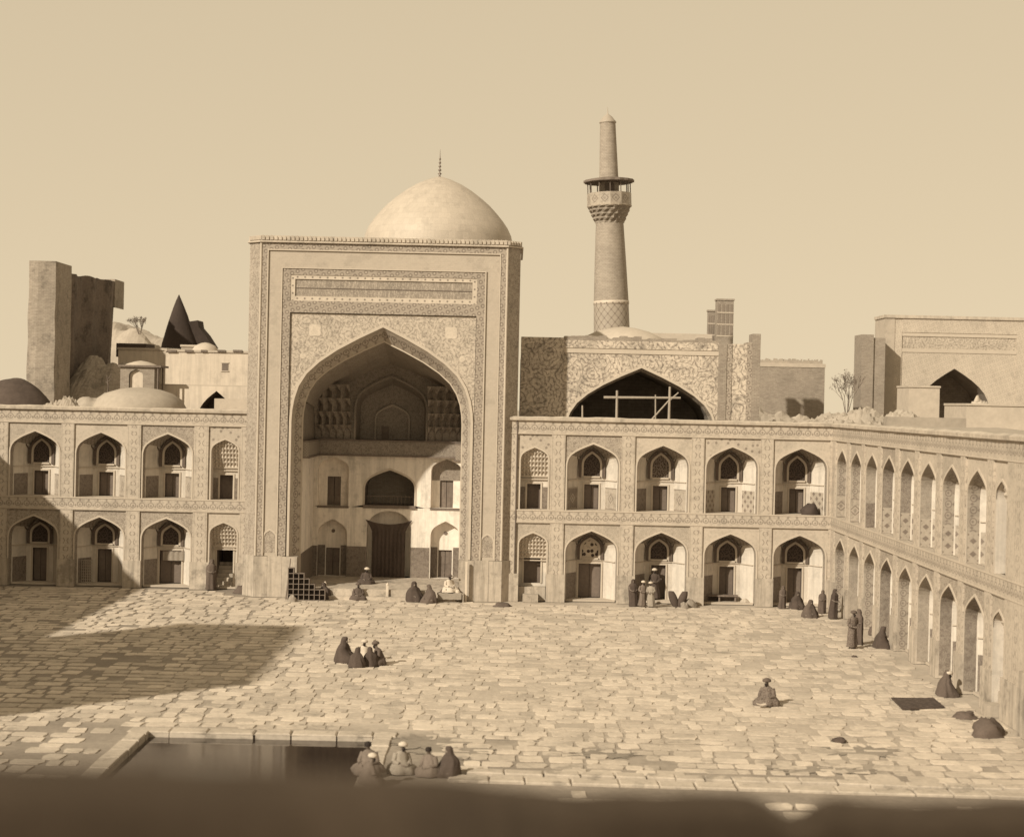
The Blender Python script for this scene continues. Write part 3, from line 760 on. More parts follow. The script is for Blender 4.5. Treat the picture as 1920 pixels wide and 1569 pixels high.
for sx in (-1, 1):
    cx = C + sx*3.31; xa, xb = sorted((sx*2.2, sx*IW))
    recess(cx, 0.5, 4.58, xa, xb, outline(0.86, 0.5, 2.95, 3.85, cx), 0.55, 'plaster_old', 'plaster_old', (0.40, 2.12), 2.28)
    recess(cx, 4.58, 7.57, xa, xb, outline(0.90, 4.62, 6.75, 7.50, cx), 0.55, 'plaster_old', 'plaster_old', (0.39, 6.32))
    b = MB(); b.lathe([(0.005, 0), (0.11, 0), (0.11, 0.03), (0.07, 0.035)], 12); o = b.obj('roundel', 'wood_dark', t); o.rotation_euler = (math.pi/2, 0, 0); o.location = (cx, IB+0.545, 3.12)
    MB().box(cx-0.92, cx+0.92, IB-0.05, IB+0.05, 4.50, 4.60).obj('sill', 'wood_dark', t)
b = MB(); ol = outline(0.86, 6.22, 6.75, 7.46, C+3.31); b.face([(x, IB+0.53, z) for x, z in ol]); b.obj('painted_tympanum', 'tile_vault', t)
recess(C, 4.58, 7.57, -2.2, 2.2, outline(1.45, 4.72, 5.66, 6.78, C), 2.4, 'plaster_old', 'wood_dark')
b = MB(); ring(b, outline(1.55, 4.72, 5.66, 6.90, C), outline(1.45, 4.72, 5.66, 6.78, C), IB-0.04, IB+0.02); b.obj('window_moulding', 'moulding', t)
MB().box(C-1.55, C+1.55, IB-0.12, IB+0.2, 4.54, 4.72).obj('sill', 'wood_dark', t)
b = MB()
for k in range(13): b.tube((C-1.35+0.225*k, IB+0.4, 4.72), (C-1.35+0.225*k, IB+0.4, 5.22), 0.02, n=5)
b.bar((C-1.42, IB+0.4, 5.22), (C+1.42, IB+0.4, 5.22), 0.06, 0.05); b.obj('railing', 'wood_dark', t)
hood = [(-1.3, 0.5)] + [(-1.3*math.cos(a*math.pi/16), 3.35 + 1.05*math.sin(a*math.pi/16)) for a in range(17)] + [(1.3, 0.5)]
hood = [(x+C, z) for x, z in hood]
b = MB(); arch_wall(b, -2.2, 2.2, 0.5, 4.58, hood, IB); b.obj('rear_wall', 'plaster_old', t)
b = MB(); loft_uv(b, hood, IB, hood, IB+0.7); b.face([(x, IB+0.7, z) for x, z in hood]); n_ = b.obj('wall_niche', 'plaster_old', t)
for a, c in ((-2.38, -1.3+C), (1.3+C, 2.45), (-4.36, -4.12), (4.26, 4.36)): MB().box(a, c, IB-0.03, IB-0.004, 0.5, 2.28).obj('dado_panel', 'tile_dado', t)
# curtain hung in the doorway, its upper corners pulled wide
rows = []
for k in range(15):
    f = k/14; z = 3.62 - 3.1*f; hw = 0.98 + 0.40*max(0, 1-f/0.16)**1.5
    rows.append([(C + hw*(2*i/28-1), IB - 0.10 + 0.045*math.sin(i*1.9)*min(1, f*4) + 0.02*math.sin(i*0.7+f*4), z + (0.26*(2*i/28-1)**2*max(0, 1-f/0.16))) for i in range(29)])
cu = MB().grid(rows).obj('door_curtain', 'curtain', None, smooth=True); cu.location = (PX0, PY0, 0)
tag(cu, 'dark curtain hanging in the central doorway of the great portal', 'curtain')
# upper back wall with a big pointed recess, stepped stalactite tiers either side
big = outline(2.05, 8.54, 10.3, 12.2, C)
b = MB(); arch_wall(b, -IW+0.01, IW-0.01, 8.54, 13.0, big, IB-0.1); b.obj('upper_rear_wall', 'tile_vault', t)
b = MB(); loft_uv(b, big, IB-0.1, outline(1.9, 8.54, 10.2, 11.8, C), IB+1.2); b.face([(x, IB+1.2, z) for x, z in outline(1.9, 8.54, 10.2, 11.8, C)]); n_ = b.obj('wall_niche', 'tile_vault', t)
b = MB(); ring(b, outline(2.16, 8.54, 10.3, 12.34, C), big, IB-0.22, IB-0.1); b.obj('niche_moulding', 'tile_weave_dark', t)
b = MB(); sm = outline(0.95, 8.54, 9.7, 10.5, C); ring(b, outline(1.05, 8.54, 9.7, 10.65, C), sm, IB+1.05, IB+1.2); b.obj('inner_moulding', 'tile_weave', n_)
MB().box(C-0.62, C-0.22, IB+1.1, IB+1.19, 8.54, 9.30).obj('small_door', 'wood_door', n_)
for sx in (-1, 1):
    b = MB()
    for k in range(4):
        z = 8.6 + 0.78*k; y = IB - 0.12 - 0.42*k; n0 = 5 - (k > 1)
        for i in range(n0):
            xa, xb = 2.25 + (IW-2.3)*i/n0, 2.25 + (IW-2.3)*(i+1)/n0; xm = (xa+xb)/2; j = R(0, 0.1)
            for q in ([(xa,y-j,z),(xm,y+0.22,z),(xm,y+0.22,z+0.52),(xa,y-j,z+0.36)], [(xm,y+0.22,z),(xb,y-j,z),(xb,y-j,z+0.36),(xm,y+0.22,z+0.52)],
                      [(xa,y-j,z+0.36),(xm,y+0.22,z+0.52),(xm,y-0.42,z+0.78),(xa,y-0.42,z+0.78)], [(xm,y+0.22,z+0.52),(xb,y-j,z+0.36),(xb,y-0.42,z+0.78),(xm,y-0.42,z+0.78)]):
                b.face([(sx*x, yy, zz) for x, yy, zz in q])
    b.obj('muqarnas', 'tile_vault', t)
# marble step along the front of the platform
MB().box(-IW+0.02, IW-0.02, -0.10, 0.32, 0.0, 0.54).obj('platform_step', 'kerb', t)
MB().box(-IW+0.4, IW-0.1, -0.55, -0.12, 0.0, 0.18).obj('lower_step', 'kerb', t)
for x in (-2.85, 0.55):
    b = MB(); b.box(x-0.07, x+0.07, -0.24, -0.10, 0.18, 0.78); b.lathe([(0.08, 0.78), (0.09, 0.82), (0.05, 0.90), (0.01, 0.94)], 8, (x, -0.17)); b.obj('marble_post', 'whitewash', t)
# rain pipe at the right-hand corner, with its stone at the foot
MB().tube((F+CH+0.02, CH-0.35, 0.2), (F+CH+0.02, CH-0.35, 9.9), 0.035, n=6).obj('rain_pipe', 'rib', t)

# ------------------------------------------------------------------ dome behind the portal
c = at(822, 450, 122.0); DX, DY = c.x, 122.0
dm = thing('gilded_dome', 'large pale gilded dome rising behind the great portal', 'dome', (DX, DY, 0))
R0 = 5.22; zb, zt = 22.3, 26.75
prof = [(5.0, 8), (5.0, 18.6), (5.25, 19.6), (5.42, 20.8), (5.36, 21.7), (R0, zb)] + [(R0*x, zb + (zt-zb)*f) for x, f in ((.985,.08),(.94,.19),(.875,.30),(.79,.42),(.69,.545),(.58,.655),(.45,.77),(.31,.87),(.16,.95),(.05,.99),(0.006,1.0))]
b = MB(); b.lathe(prof, 72, cap=False); b.obj('shell', 'dome_gilt', dm, smooth=True)
b = MB(); fp_ = [(0.10, zt-0.06), (0.05, zt+0.1)]
for k in range(5): z = zt + 0.2 + 0.26*k; r = 0.15 - 0.018*k; fp_ += [(0.03, z-0.10), (r, z), (0.03, z+0.10)]
fp_ += [(0.02, zt+1.6), (0.006, zt+1.95)]
b.lathe(fp_, 12); b.obj('finial', 'finial', dm, smooth=True)

# ------------------------------------------------------------------ minaret
c = at(1147, 620, 112.0)
mn = thing('minaret', 'tall tapering brick minaret with a roofed balcony near its top', 'minaret', (c.x + 0.64, 112.0, 0)); mn.rotation_euler = (0, -0.041, 0)
N = 32
b = MB(); b.lathe([(1.36, 6), (1.18, 15.2), (1.135, 17.4)], N, cap=False); b.obj('lower_shaft', 'tile_diaper', mn, smooth=True)
b = MB(); b.lathe([(1.135, 17.4), (1.165, 17.42), (1.165, 17.62), (1.13, 17.64)], N, cap=False); b.obj('shaft_band', 'tile_bead', mn, smooth=True)
b = MB(); b.lathe([(1.13, 17.64), (1.03, 20.0), (0.90, 22.68)], N, cap=False); b.obj('shaft', 'brick_tower', mn, smooth=True)
b = MB()                                            # stalactite corbels under the balcony
for k in range(4):
    z0, z1 = 22.68 + 0.27*k, 22.68 + 0.27*(k+1); r0, r1 = 0.95 + 0.12*k, 0.95 + 0.12*(k+1); n0 = 16
    for i in range(n0):
        a0, a1 = 2*math.pi*(i + 0.5*(k % 2))/n0, 2*math.pi*(i + 1 + 0.5*(k % 2))/n0; am = (a0+a1)/2
        p = lambda a, r, z: (r*math.cos(a), r*math.sin(a), z)
        b.face([p(a0,r0,z0), p(am,r0-0.10,z0), p(am,r0-0.06,z0+0.16), p(a0,r0+0.02,z0+0.10)]); b.face([p(am,r0-0.10,z0), p(a1,r0,z0), p(a1,r0+0.02,z0+0.10), p(am,r0-0.06,z0+0.16)])
        b.face([p(a0,r0+0.02,z0+0.10), p(am,r0-0.06,z0+0.16), p(am,r1+0.02,z1), p(a0,r1+0.02,z1)]); b.face([p(am,r0-0.06,z0+0.16), p(a1,r0+0.02,z0+0.10), p(a1,r1+0.02,z1), p(am,r1+0.02,z1)])
b.obj('corbels', 'brick_tower', mn)
b = MB(); b.lathe([(0.5, 23.70), (1.44, 23.72), (1.47, 23.80), (1.40, 23.82)], 16, cap=False); b.obj('balcony_floor', 'moulding', mn)
for i in range(12):                                 # parapet panels
    a0, a1 = 2*math.pi*i/12, 2*math.pi*(i+1)/12; r = 1.44
    p = lambda a, rr, z: (rr*math.cos(a), rr*math.sin(a), z)
    b = MB(); L = 2*r*math.sin(math.pi/12)
    b.face([p(a0,r,23.8), p(a1,r,23.8), p(a1,r,24.6), p(a0,r,24.6)], [(-L/2,-.4),(L/2,-.4),(L/2,.4),(-L/2,.4)])
    b.face([p(a1,r-0.06,23.8), p(a0,r-0.06,23.8), p(a0,r-0.06,24.6), p(a1,r-0.06,24.6)])
    b.face([p(a0,r,24.6), p(a1,r,24.6), p(a1,r-0.06,24.6), p(a0,r-0.06,24.6)])
    b.obj('parapet_panel', 'tile_dado_pale', mn)
    b = MB(); q0 = p(a0, 1.38, 24.55); b.tube(q0, (q0[0], q0[1], 25.32), 0.035, n=6); b.obj('canopy_post', 'wood_dark', mn)
b = MB(); rows = []
for r, z in ((0.4, 25.30), (1.50, 25.28), (1.62, 25.32), (1.62, 25.46), (0.5, 25.66)):
    rows.append([((r + (0.03*math.cos(16*2*math.pi*j/64) if r > 1.4 else 0))*math.cos(2*math.pi*j/64), (r + (0.03*math.cos(16*2*math.pi*j/64) if r > 1.4 else 0))*math.sin(2*math.pi*j/64), z) for j in range(64)])
b.grid(rows, True); b.obj('canopy', 'wood_grey', mn)
b = MB(); b.lathe([(0.66, 23.8), (0.64, 25.3)], 16, cap=False); b.obj('core', 'brick_tower', mn, smooth=True)
MB().box(-0.3, 0.3, -0.70, -0.6, 23.82, 25.2).obj('core_door', 'wood_door', mn)
b = MB(); b.lathe([(0.62, 25.6), (0.50, 29.2)], 24, cap=False); b.obj('upper_shaft', 'brick_tower', mn, smooth=True)
b = MB(); b.lathe([(0.50, 29.15), (0.55, 29.18), (0.55, 29.26), (0.46, 29.36), (0.30, 29.58), (0.12, 29.72), (0.04, 29.80), (0.02, 30.1), (0.005, 30.25)], 20, cap=False); b.obj('cap', 'finial_pale', mn, smooth=True)

# ------------------------------------------------------------------ second portal behind the right arcade (worn, scaffolded)
SY = 97.6
o0 = at(1200, 700, SY)
sp = thing('ruined_portal', 'lower worn tiled portal with a wide pointed arch behind the right arcade', 'portal', (o0.x, SY, 0))
lx = lambda px, py=700: at(px, py, SY).x - o0.x
zz = lambda px, py: at(px, py, SY).z
K = SY/103.0
aw = outline(4.55*K, 6.0, 8.9, zz(1203, 690), lx(1203))
x0, x1 = lx(1057), lx(1347)
b = MB(); arch_wall(b, x0, x1, 6.0, zz(1200, 664), aw, 0.15); b.obj('spandrel', 'tile_worn', sp)
b = MB(); loft_uv(b, outline(4.55*K, 6.0, 8.9, zz(1203, 690), lx(1203)), 0.15, outline(4.4*K, 6.0, 8.9, zz(1203, 690)-0.16, lx(1203)), 0.75)
b.obj('arch_reveal', 'tile_chain', sp)
b = MB(); ring(b, outline(4.67*K, 6.0, 8.9, zz(1203, 690)+0.16, lx(1203)), aw, 0.08, 0.17); b.obj('arch_moulding', 'moulding', sp)
inn = outline(4.4*K, 6.0, 8.9, zz(1203, 690)-0.16, lx(1203))
b = MB(); loft_uv(b, inn, 0.75, inn, 6.5); b.face([(x, 6.5, z) for x, z in inn]); b.obj('vault', 'brick_dark', sp)
zt2 = zz(1200, 664)
MB().box(x0, x1, 0.10, 0.6, zt2, zt2+0.28).obj('pale_course', 'moulding', sp)
MB().box(x0, x1, 0.06, 0.6, zt2+0.28, zt2+0.72).obj('border', 'tile_worn', sp)
# crumbling top edge in short lengths
rnd = random.Random(5); b = MB(); n = 22
for i in range(n):
    a, c = x0 + (x1-x0)*i/n, x0 + (x1-x0)*(i+1)/n
    b.box(a, c, 0.1, 1.6, zt2+0.72, zt2+0.92 + rnd.uniform(-0.10, 0.10))
b.obj('broken_top', 'brick', sp)
MB().box(lx(976), x0, 0.0, 1.6, 0, zz(1010, 632)).obj('left_pier', 'tile_worn', sp)
xr = lx(1425)
MB().box(x1, lx(1362), 0.0, 1.6, 0, zz(1355, 645)).obj('pier_strip', 'brick', sp)
MB().box(lx(1362), lx(1372), 0.04, 1.6, 0, zz(1365, 645)).obj('pier_strip', 'tile_border', sp)
MB().box(lx(1372), lx(1400), 0.08, 1.6, 0, zz(1385, 645)).obj('pier_strip', 'tile_worn', sp)
MB().box(lx(1400), lx(1410), 0.04, 1.6, 0, zz(1405, 642)).obj('pier_strip', 'tile_border', sp)
MB().box(lx(1410), xr, 0.0, 1.6, 0, zz(1418, 626)).obj('pier_strip', 'brick', sp)
MB().box(x0, x1, 0.9, 6.5, zt2+0.3, zt2+0.6).box(xr-0.3, xr, 1.6, 6.5, 0, zt2).box(lx(976), lx(976)+0.3, 1.6, 6.5, 0, zt2-0.3).obj('rear_wall', 'brick', sp)
# scaffold poles standing in the arch
def pole(name, pts, r, label):
    o = MB()
    for (a, c) in pts: o.tube(a, c, r, r*0.85, 6)
    o = o.obj(name, 'wood_pale', None); return tag(o, label, 'scaffolding')
P = lambda px, py, Y=SY-0.35: at(px, py, Y)
sc = thing('scaffold', 'pale timber scaffold poles lashed together inside the worn arch', 'scaffolding', (0, 0, 0))
for a, c, r in (((1156, 800), (1157, 732), 0.085), ((1254, 800), (1256, 725), 0.085), ((1092, 800), (1092, 760), 0.06), ((1229, 800), (1229, 740), 0.05),
                ((1132, 745), (1276, 746), 0.075), ((1210, 800), (1254, 751), 0.06), ((1254, 752), (1272, 736), 0.05)):
    MB().tube(P(*a), P(*c), r, r*0.8, 6).obj('pole', 'wood_pale', sc)
sc.location = (0, 0, 0)
# low dome and roof ridge beside the minaret
c = at(1168, 640, 107.5)
o = MB().lathe([(3.0, c.z-3), (2.9, c.z-0.2), (2.4, c.z+0.25), (1.6, c.z+0.62), (0.8, c.z+0.82), (0.05, c.z+0.92)], 28, (c.x, 107.5), cap=False).obj('roof_dome', 'mud_pale', None, smooth=True)
tag(o, 'small low plastered dome at the foot of the minaret', 'dome')
a, c = at(1205, 624, 110), at(1335, 624, 110)
tag(MB().box(a.x, c.x, 110, 111, 6, a.z).obj('roof_ridge', 'mud_pale', None), 'plain clay roof ridge between minaret and chimney towers', 'wall')
# chimney-like wind towers
def wind_tower(px0, px1, py, Y, label):
    a, c = at(px0, py, Y), at(px1, py, Y); w = c.x - a.x; t = thing('wind_tower', label, 'tower', (a.x + w/2, Y, 0), 0, 'wind towers on the roofs')
    MB().box(-w/2, w/2, 0, w, 4, a.z-0.12).obj('shaft', 'brick', t)
    MB().box(-w/2-0.06, w/2+0.06, -0.06, w+0.06, a.z-0.12, a.z).obj('cap', 'brick_tower', t)
    k = 4
    for i in range(k):
        xx = -w/2 + w*(i+0.5)/k; MB().box(xx-w/14, xx+w/14, -0.02, 0.0, a.z-2.6, a.z-0.4).obj('vent_slot', 'brick_slot', t)
    for j in range(3):
        MB().box(-w/2-0.015, w/2+0.015, -0.035, 0, a.z-2.75+0.85*j, a.z-2.67+0.85*j).obj('string_course', 'moulding', t)
wind_tower(1345, 1376, 560, 125, 'taller square brick wind tower behind the worn portal')
wind_tower(1328, 1344, 581, 126.5, 'shorter brick wind tower joined to the taller one')

# ------------------------------------------------------------------ rooftops, rubble and houses beyond the wings
def lump(name, cx, cy, rx, ry, h, m, seed, z0=8.5, rough=0.35, nx=26, ny=18, label=None, cat=None, edge=0.0):
    rows = []
    for j in range(ny+1):
        r = []
        for i in range(nx+1):
            u, v = 2*i/nx-1, 2*j/ny-1; d = math.hypot(u, v)
            k = max(0.0, 1 - d**2.2)
            z = z0 + h*(k**0.8) * (1 + rough*noise.noise((u*2.3+seed, v*2.3, seed*1.7))) + (rough*(0.5*noise.noise((u*6+seed, v*6, 3.1)) + 0.4*noise.noise((u*17+seed, v*17, 1.1)) + 0.2*noise.noise((u*40, v*40+seed, 1.1))) * min(1, k*3))
            r.append((u*rx, v*ry, z))
        rows.append(r)
    o = MB().grid(rows).obj(name, m, None, smooth=(nx < 50)); o.location = (cx, cy, 0)
    if label: tag(o, label, cat)
    return o
rows = []
for j in range(40):
    Y = 103.5 + j*2.0
    rows.append([(-75 + 3.0*i, Y, 9.15 + 0.5*noise.noise((i*0.31, j*0.37, 2.0)) - 0.02*j) for i in range(52)])
struct(MB().grid(rows).obj('terrain', 'mud', None, smooth=True))

def block(name, px0, px1, py, Y, depth, m, label, cat, z0=6.0):
    a, c = at(px0, py, Y), at(px1, py, Y)
    o = MB().box(a.x, c.x, Y, Y+depth, z0, a.z).obj(name, m, None); return tag(o, label, cat)
# left: tall ruined wall, lit end pier and dark inner face with broken ribs
a = at(56, 489, 112); c = at(106, 489, 112); xe = c.x
rw = thing('ruined_wall', 'tall ruined brick wall with a lit end pier and dark inner face', 'ruin', (0, 0, 0))
rows = []
for k in range(24):
    z = 6 + (a.z-6)*k/23; e = 0.08*noise.noise((0, z*0.6, 1.0)); w_ = (at(50, 700, 112).x - a.x)*max(0, 1-(z-12)/7)
    rows.append([(a.x + w_ + e, 112, z), (a.x + w_ + e + 0.6, 111.9, z), (xe + e, 112, z), (xe + 0.5*e, 116, z), (a.x + w_ + e, 116, z)])
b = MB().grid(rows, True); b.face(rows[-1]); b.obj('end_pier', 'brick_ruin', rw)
rows = []; n = 36
tops = [at(108, 505, 112).z - 0.2]
for k in range(14):
    f = k/13; r = []
    for i in range(n+1):
        y = 114.5 + 18.5*i/n; s = i/n
        zt = 19.0 + 0.55*s - 0.12*noise.noise((i*0.3, 0, 4.0))
        bulge = -0.5*abs(math.sin(s*math.pi*3.5))*min(1, f*1.6)
        ov = 0.5*max(0, f-0.62)*s - 1.2*max(0, 0.62-f)*s
        r.append((xe - 0.7 + bulge + ov + 0.12*noise.noise((i*0.5, f*6, 7.0)), y, 7.5 + (zt-7.5)*f))
    rows.append(r)
b = MB().grid(rows); b.grid([[(x, y, z) for x, y, z in rows[-1]], [(xe-1.9, y, z-0.2) for x, y, z in rows[-1]]]); b.obj('inner_face', 'brick_ruin_shaded', rw)
a2 = at(182, 524, 133); c2 = at(217, 524, 133); l2 = at(217, 577, 133)
b = MB(); b.face([(a2.x, 132.9, a2.z), (c2.x, 132.9, c2.z), (c2.x, 132.9, l2.z)]); b.face([(c2.x, 132.9, c2.z), (c2.x, 136, c2.z), (c2.x, 136, l2.z), (c2.x, 132.9, l2.z)]); b.face([(a2.x-1, 133.0, a2.z), (c2.x, 133.0, c2.z), (c2.x, 133.0, l2.z), (a2.x-1, 133, l2.z)]); b.obj('broken_return', 'brick_ruin', rw)
p = at(168, 690, 116); lump('rubble_heap', p.x-0.2, 120.5, 3.8, 6.0, 5.0, 'brick_ruin', 3.3, 8.0, 0.35, 60, 40, label='heap of broken brick fallen against the ruined wall', cat='rubble')
p = at(190, 745, 109); lump('rubble_heap', p.x, 110, 3.0, 3.0, 1.8, 'mud', 5.3, 8.9, 0.5, label='low dark rubble heap between ruined wall and little dome', cat='rubble')
p = at(40, 740, 106); lump('rubble_heap', p.x-0.8, 107, 2.9, 2.4, 2.7, 'mud_dark', 8.1, 9.0, 0.08, label='dark rounded earth mound at the far left above the arcade', cat='mound')
p = at(110, 750, 104.5); lump('rubble_heap', p.x, 105.6, 2.2, 1.6, 1.3, 'mud', 9.7, 9.0, 0.5, 60, 40, label='pale rubble at the foot of the lit brick pier', cat='rubble')
p = at(250, 604, 150); lump('hill', p.x-0.8, 156, 8.5, 6, p.z-8.4, 'mud', 2.2, 8.0, 0.3, 60, 40, label='pale broken hill between ruined wall and dark cone', cat='hill'); 
# dark conical roof with a broken shoulder
Y = 138; c = at(343, 640, Y); s = Y/FPX
pts_l = [(302, 648), (309, 620), (317, 595), (326, 568), (336, 553)]; pts_r = [(400, 648), (374, 612), (373, 600), (358, 600), (350, 578), (336, 553)]
co = thing('conical_roof', 'dark pointed conical roof with a broken stepped shoulder', 'roof', (c.x, Y, 0))
rows = []
for k in range(24):
    f = k/23; py = 553 + (652-553)*f; L, Rr = at(336 - 34*f**0.82, py, Y), at(336 + 38*f**0.9, py, Y); cx, r = (L.x+Rr.x)/2 - c.x, max(0.03, (Rr.x-L.x)/2)
    rows.append([(cx + r*math.cos(2*math.pi*j/28)*(1+0.04*noise.noise((j*0.6, k*0.6, 0))), r*0.9*math.sin(2*math.pi*j/28), L.z) for j in range(28)])
sh = [at(*q, Y) - Vector((c.x, Y, 0)) for q in ((352, 652), (352, 604), (372, 601), (374, 614), (386, 628), (401, 652))]
b = MB(); b.face([(q.x, -0.3, q.z) for q in sh]); b.grid([[(q.x, -0.3, q.z) for q in sh], [(q.x, 2.2, q.z) for q in sh]], True); b.obj('broken_shoulder', 'thatch_dark', co)
MB().grid(rows, True).obj('shell', 'thatch_dark', co, smooth=True)
# white houses
def house(name, px0, px1, py, Y, depth, m, label, wins=(), parapet=None, z0=6.0):
    a, c = at(px0, py, Y), at(px1, py, Y)
    t = thing(name, label, 'house', (a.x, Y, 0)); W = c.x - a.x
    MB().box(0, W, 0, depth, z0, a.z).obj('wall', m, t)
    MB().box(-0.06, W+0.06, -0.08, depth, a.z, a.z+0.14).obj('coping', 'mud_pale', t)
    for (qx0, qx1, qy0, qy1) in wins:
        p0, p1 = at(qx0, qy1, Y), at(qx1, qy0, Y); x0_, x1_, z0_, z1_ = p0.x-a.x, p1.x-a.x, p0.z, p1.z
        w = MB().box(x0_, x1_, -0.03, -0.004, z0_, z1_).obj('window', 'wood_dark', t)
        MB().box(x0_-0.05, x1_+0.05, -0.06, -0.002, z0_-0.06, z0_).box(x0_-0.05, x1_+0.05, -0.06, -0.002, z1_, z1_+0.05).obj('window_frame', 'moulding', w)
    return t
house('house', 222, 312, 655, 124, 6, 'whitewash', 'small whitewashed house behind the roof kiosk')
house('house', 311, 470, 659, 116, 6, 'whitewash', 'long whitewashed house with one small barred window beside the portal', ((416, 428, 681, 695),))
house('house', 340, 372, 650, 119, 3, 'mud', 'low clay hut on top of the long white house'); 
a = at(375, 652, 118); tag(MB().lathe([(1.0, a.z-0.8), (0.95, a.z-0.2), (0.7, a.z+0.15), (0.3, a.z+0.33), (0.02, a.z+0.38)], 18, (a.x+0.3, 118.4), cap=False).obj('roof_dome', 'mud_pale', None, smooth=True), 'tiny clay dome on the long white house', 'dome')
for k, (q0, q1) in enumerate(((313, 331), (347, 362), (377, 388), (408, 423), (437, 455))):
    a, c = at(q0, 657, 115.9), at(q1, 657, 115.9)
    o = MB().box(a.x, c.x, 115.85, 115.93, a.z-0.10, a.z+0.04).obj('roof_spout', 'wood_dark', None)
    tag(o, ('first', 'second', 'third', 'fourth', 'last')[k] + ' dark beam end from the left along the white house roof', 'beam', 'beam ends of the white house')
# dark shed roof
a, c = at(230, 640, 128), at(285, 652, 128)
tag(MB().box(a.x, c.x, 126, 129, a.z-1.2, a.z-0.2).obj('shed_roof', 'mud_dark', None), 'dark slanted shed roof behind the small white house', 'roof')
# arched white wall beside the portal
Y = 106.0; a, c = at(296, 722, Y), at(480, 722, Y); ap = at(406, 733, Y); ol = outline(1.15, 8.6, 9.2, ap.z, ap.x-a.x)
aw_ = thing('arched_wall', 'whitewashed roof wall with a dark pointed arch left of the portal', 'wall', (a.x, Y, 0))
b = MB(); arch_wall(b, 0, c.x-a.x, 8.6, a.z, ol, 0.0); b.obj('wall', 'whitewash', aw_)
b = MB(); loft_uv(b, ol, 0, ol, 2.4); b.face([(x, 2.4, z) for x, z in ol]); b.obj('recess', 'wood_dark', aw_)
MB().box(0, c.x-a.x, 0.0, 2.6, a.z, a.z+0.08).obj('coping', 'mud_pale', aw_)
tag(block('low_block', 402, 470, 747, 103.2, 1.6, 'mud_pale', '', ''), 'plain clay block standing before the dark roof arch', 'block')
# kiosk with arched opening
Y = 104.6; a, c = at(226, 686, Y), at(290, 686, Y); W = c.x-a.x
ki = thing('roof_kiosk', 'small square roof kiosk with a pale arched window and corner posts', 'kiosk', (a.x, Y, 0))
wz = at(255, 692, Y).z; ol = outline(0.42, 9.3, at(255, 705, Y).z, wz, W*0.46)
b = MB(); arch_wall(b, 0, W, 9.3, a.z-0.05, ol, 0.0); b.box(0, W, 0.0, 2.0, 9.3, a.z-0.05, 'f').obj('wall', 'brick', ki)
b = MB(); b.face([(x, 0.18, z) for x, z in ol]); b.obj('blind_window', 'whitewash', ki)
MB().box(-0.12, W+0.42, -0.15, 2.2, a.z-0.05, a.z+0.07).obj('roof', 'wood_dark', ki)
b = MB(); b.lathe([(1.0, a.z+0.07), (0.8, a.z+0.18), (0.4, a.z+0.30), (0.03, a.z+0.36)], 16, (W*0.5, 1.0), cap=False); b.obj('cupola', 'mud_pale', ki, smooth=True)
for x, y in ((W+0.22, 0.0), (W+0.30, 1.0)): MB().tube((x, y, 9.0), (x, y, a.z-0.05), 0.06, n=6).obj('post', 'wood_dark', ki)
# low dome over the left arcade roof
c = at(262, 764, 101.8)
rd = MB().lathe([(2.75, 9.9), (2.74, 10.1), (2.45, 10.62), (1.9, 10.98), (1.2, 11.2), (0.5, 11.3), (0.02, 11.32)], 40, (c.x, 101.8), cap=False).obj('roof_dome', 'roof_clay', None, smooth=True)
tag(rd, 'wide low clay dome on the left arcade roof', 'dome')
# small dead sapling on the rubble
c = at(204, 700, 113); tr = thing('sapling', 'thin leafless sapling standing on the rubble by the ruined wall', 'tree', (c.x, 113, 9.6))
b = MB(); q = Vector((0, 0, 0)); rnd = random.Random(3)
for k in range(7): nq = q + Vector((rnd.uniform(-.06, .06), 0, 0.36)); b.tube(q, nq, 0.07-0.006*k, 0.064-0.006*k, 6); q = nq
b.obj('trunk', 'bark', tr)
b = MB()
for k in range(7): z = 1.0 + 0.22*k; b.tube((0, 0, z), (rnd.uniform(-.3, .3), rnd.uniform(-.2, .2), z+0.25), 0.03, 0.012, 5)
b.obj('crown', 'bark', tr)

# right: far plain wall, mounds, tree, pier and far portal
Y = 135; a, c = at(1427, 674, Y), at(1547, 674, Y)
fw = thing('far_wall', 'plain brick wall with a thatched crest far behind the right arcade', 'wall', (a.x, Y, 0)); W = c.x-a.x
MB().box(0, W, 0, 8, 5, a.z-0.55).obj('wall', 'brick', fw)
MB().box(-0.05, W+0.05, -0.05, 8, a.z-0.55, a.z-0.25).obj('coping', 'mud_pale', fw)
b = MB(); rnd = random.Random(4)
for i in range(70): x = W*0.97*i/70; b.box(x, x+W/75, 0.2, 0.6, a.z-0.25, a.z-0.02+rnd.uniform(-0.05, 0.16))
b.obj('crest', 'mud', fw)
for (px, py, Y, rx, ry, h, m, lab) in ((1500, 775, 112, 7.5, 4.0, 1.5, 'mud', 'pale rubble ridge on the roofs just behind the right arcade corner'),
                                        (1625, 770, 118, 5.5, 4.5, 1.7, 'mud', 'larger pale rubble mound below the far square pier'),
                                        (1460, 780, 107, 3.2, 1.8, 0.9, 'mud', 'small rubble mound by the right edge of the worn portal'),
                                        (1580, 790, 108, 4.2, 2.2, 0.9, 'mud', 'low rubble strip above the inner corner of the arcades')):
    p = at(px, py, Y); lump('rubble_heap', p.x, Y, rx, ry, h, m, px*0.01, 8.9, 0.7, 60, 40, label=lab, cat='rubble')
Y = 140; a = at(1616, 627, Y); c = at(1661, 627, Y)
pr = thing('brick_pier', 'tall square brick pier left of the far portal', 'pier', (a.x, Y, 0)); W = c.x-a.x
MB().box(0, W*0.5, 0, 3, 5, a.z).obj('face_slab', 'brick', pr); MB().box(W*0.5, W, 0.15, 3, 5, a.z-0.25).obj('face_slab', 'brick', pr)
Y = 142; a = at(1660, 596, Y); c = at(1925, 603, Y); W = c.x-a.x
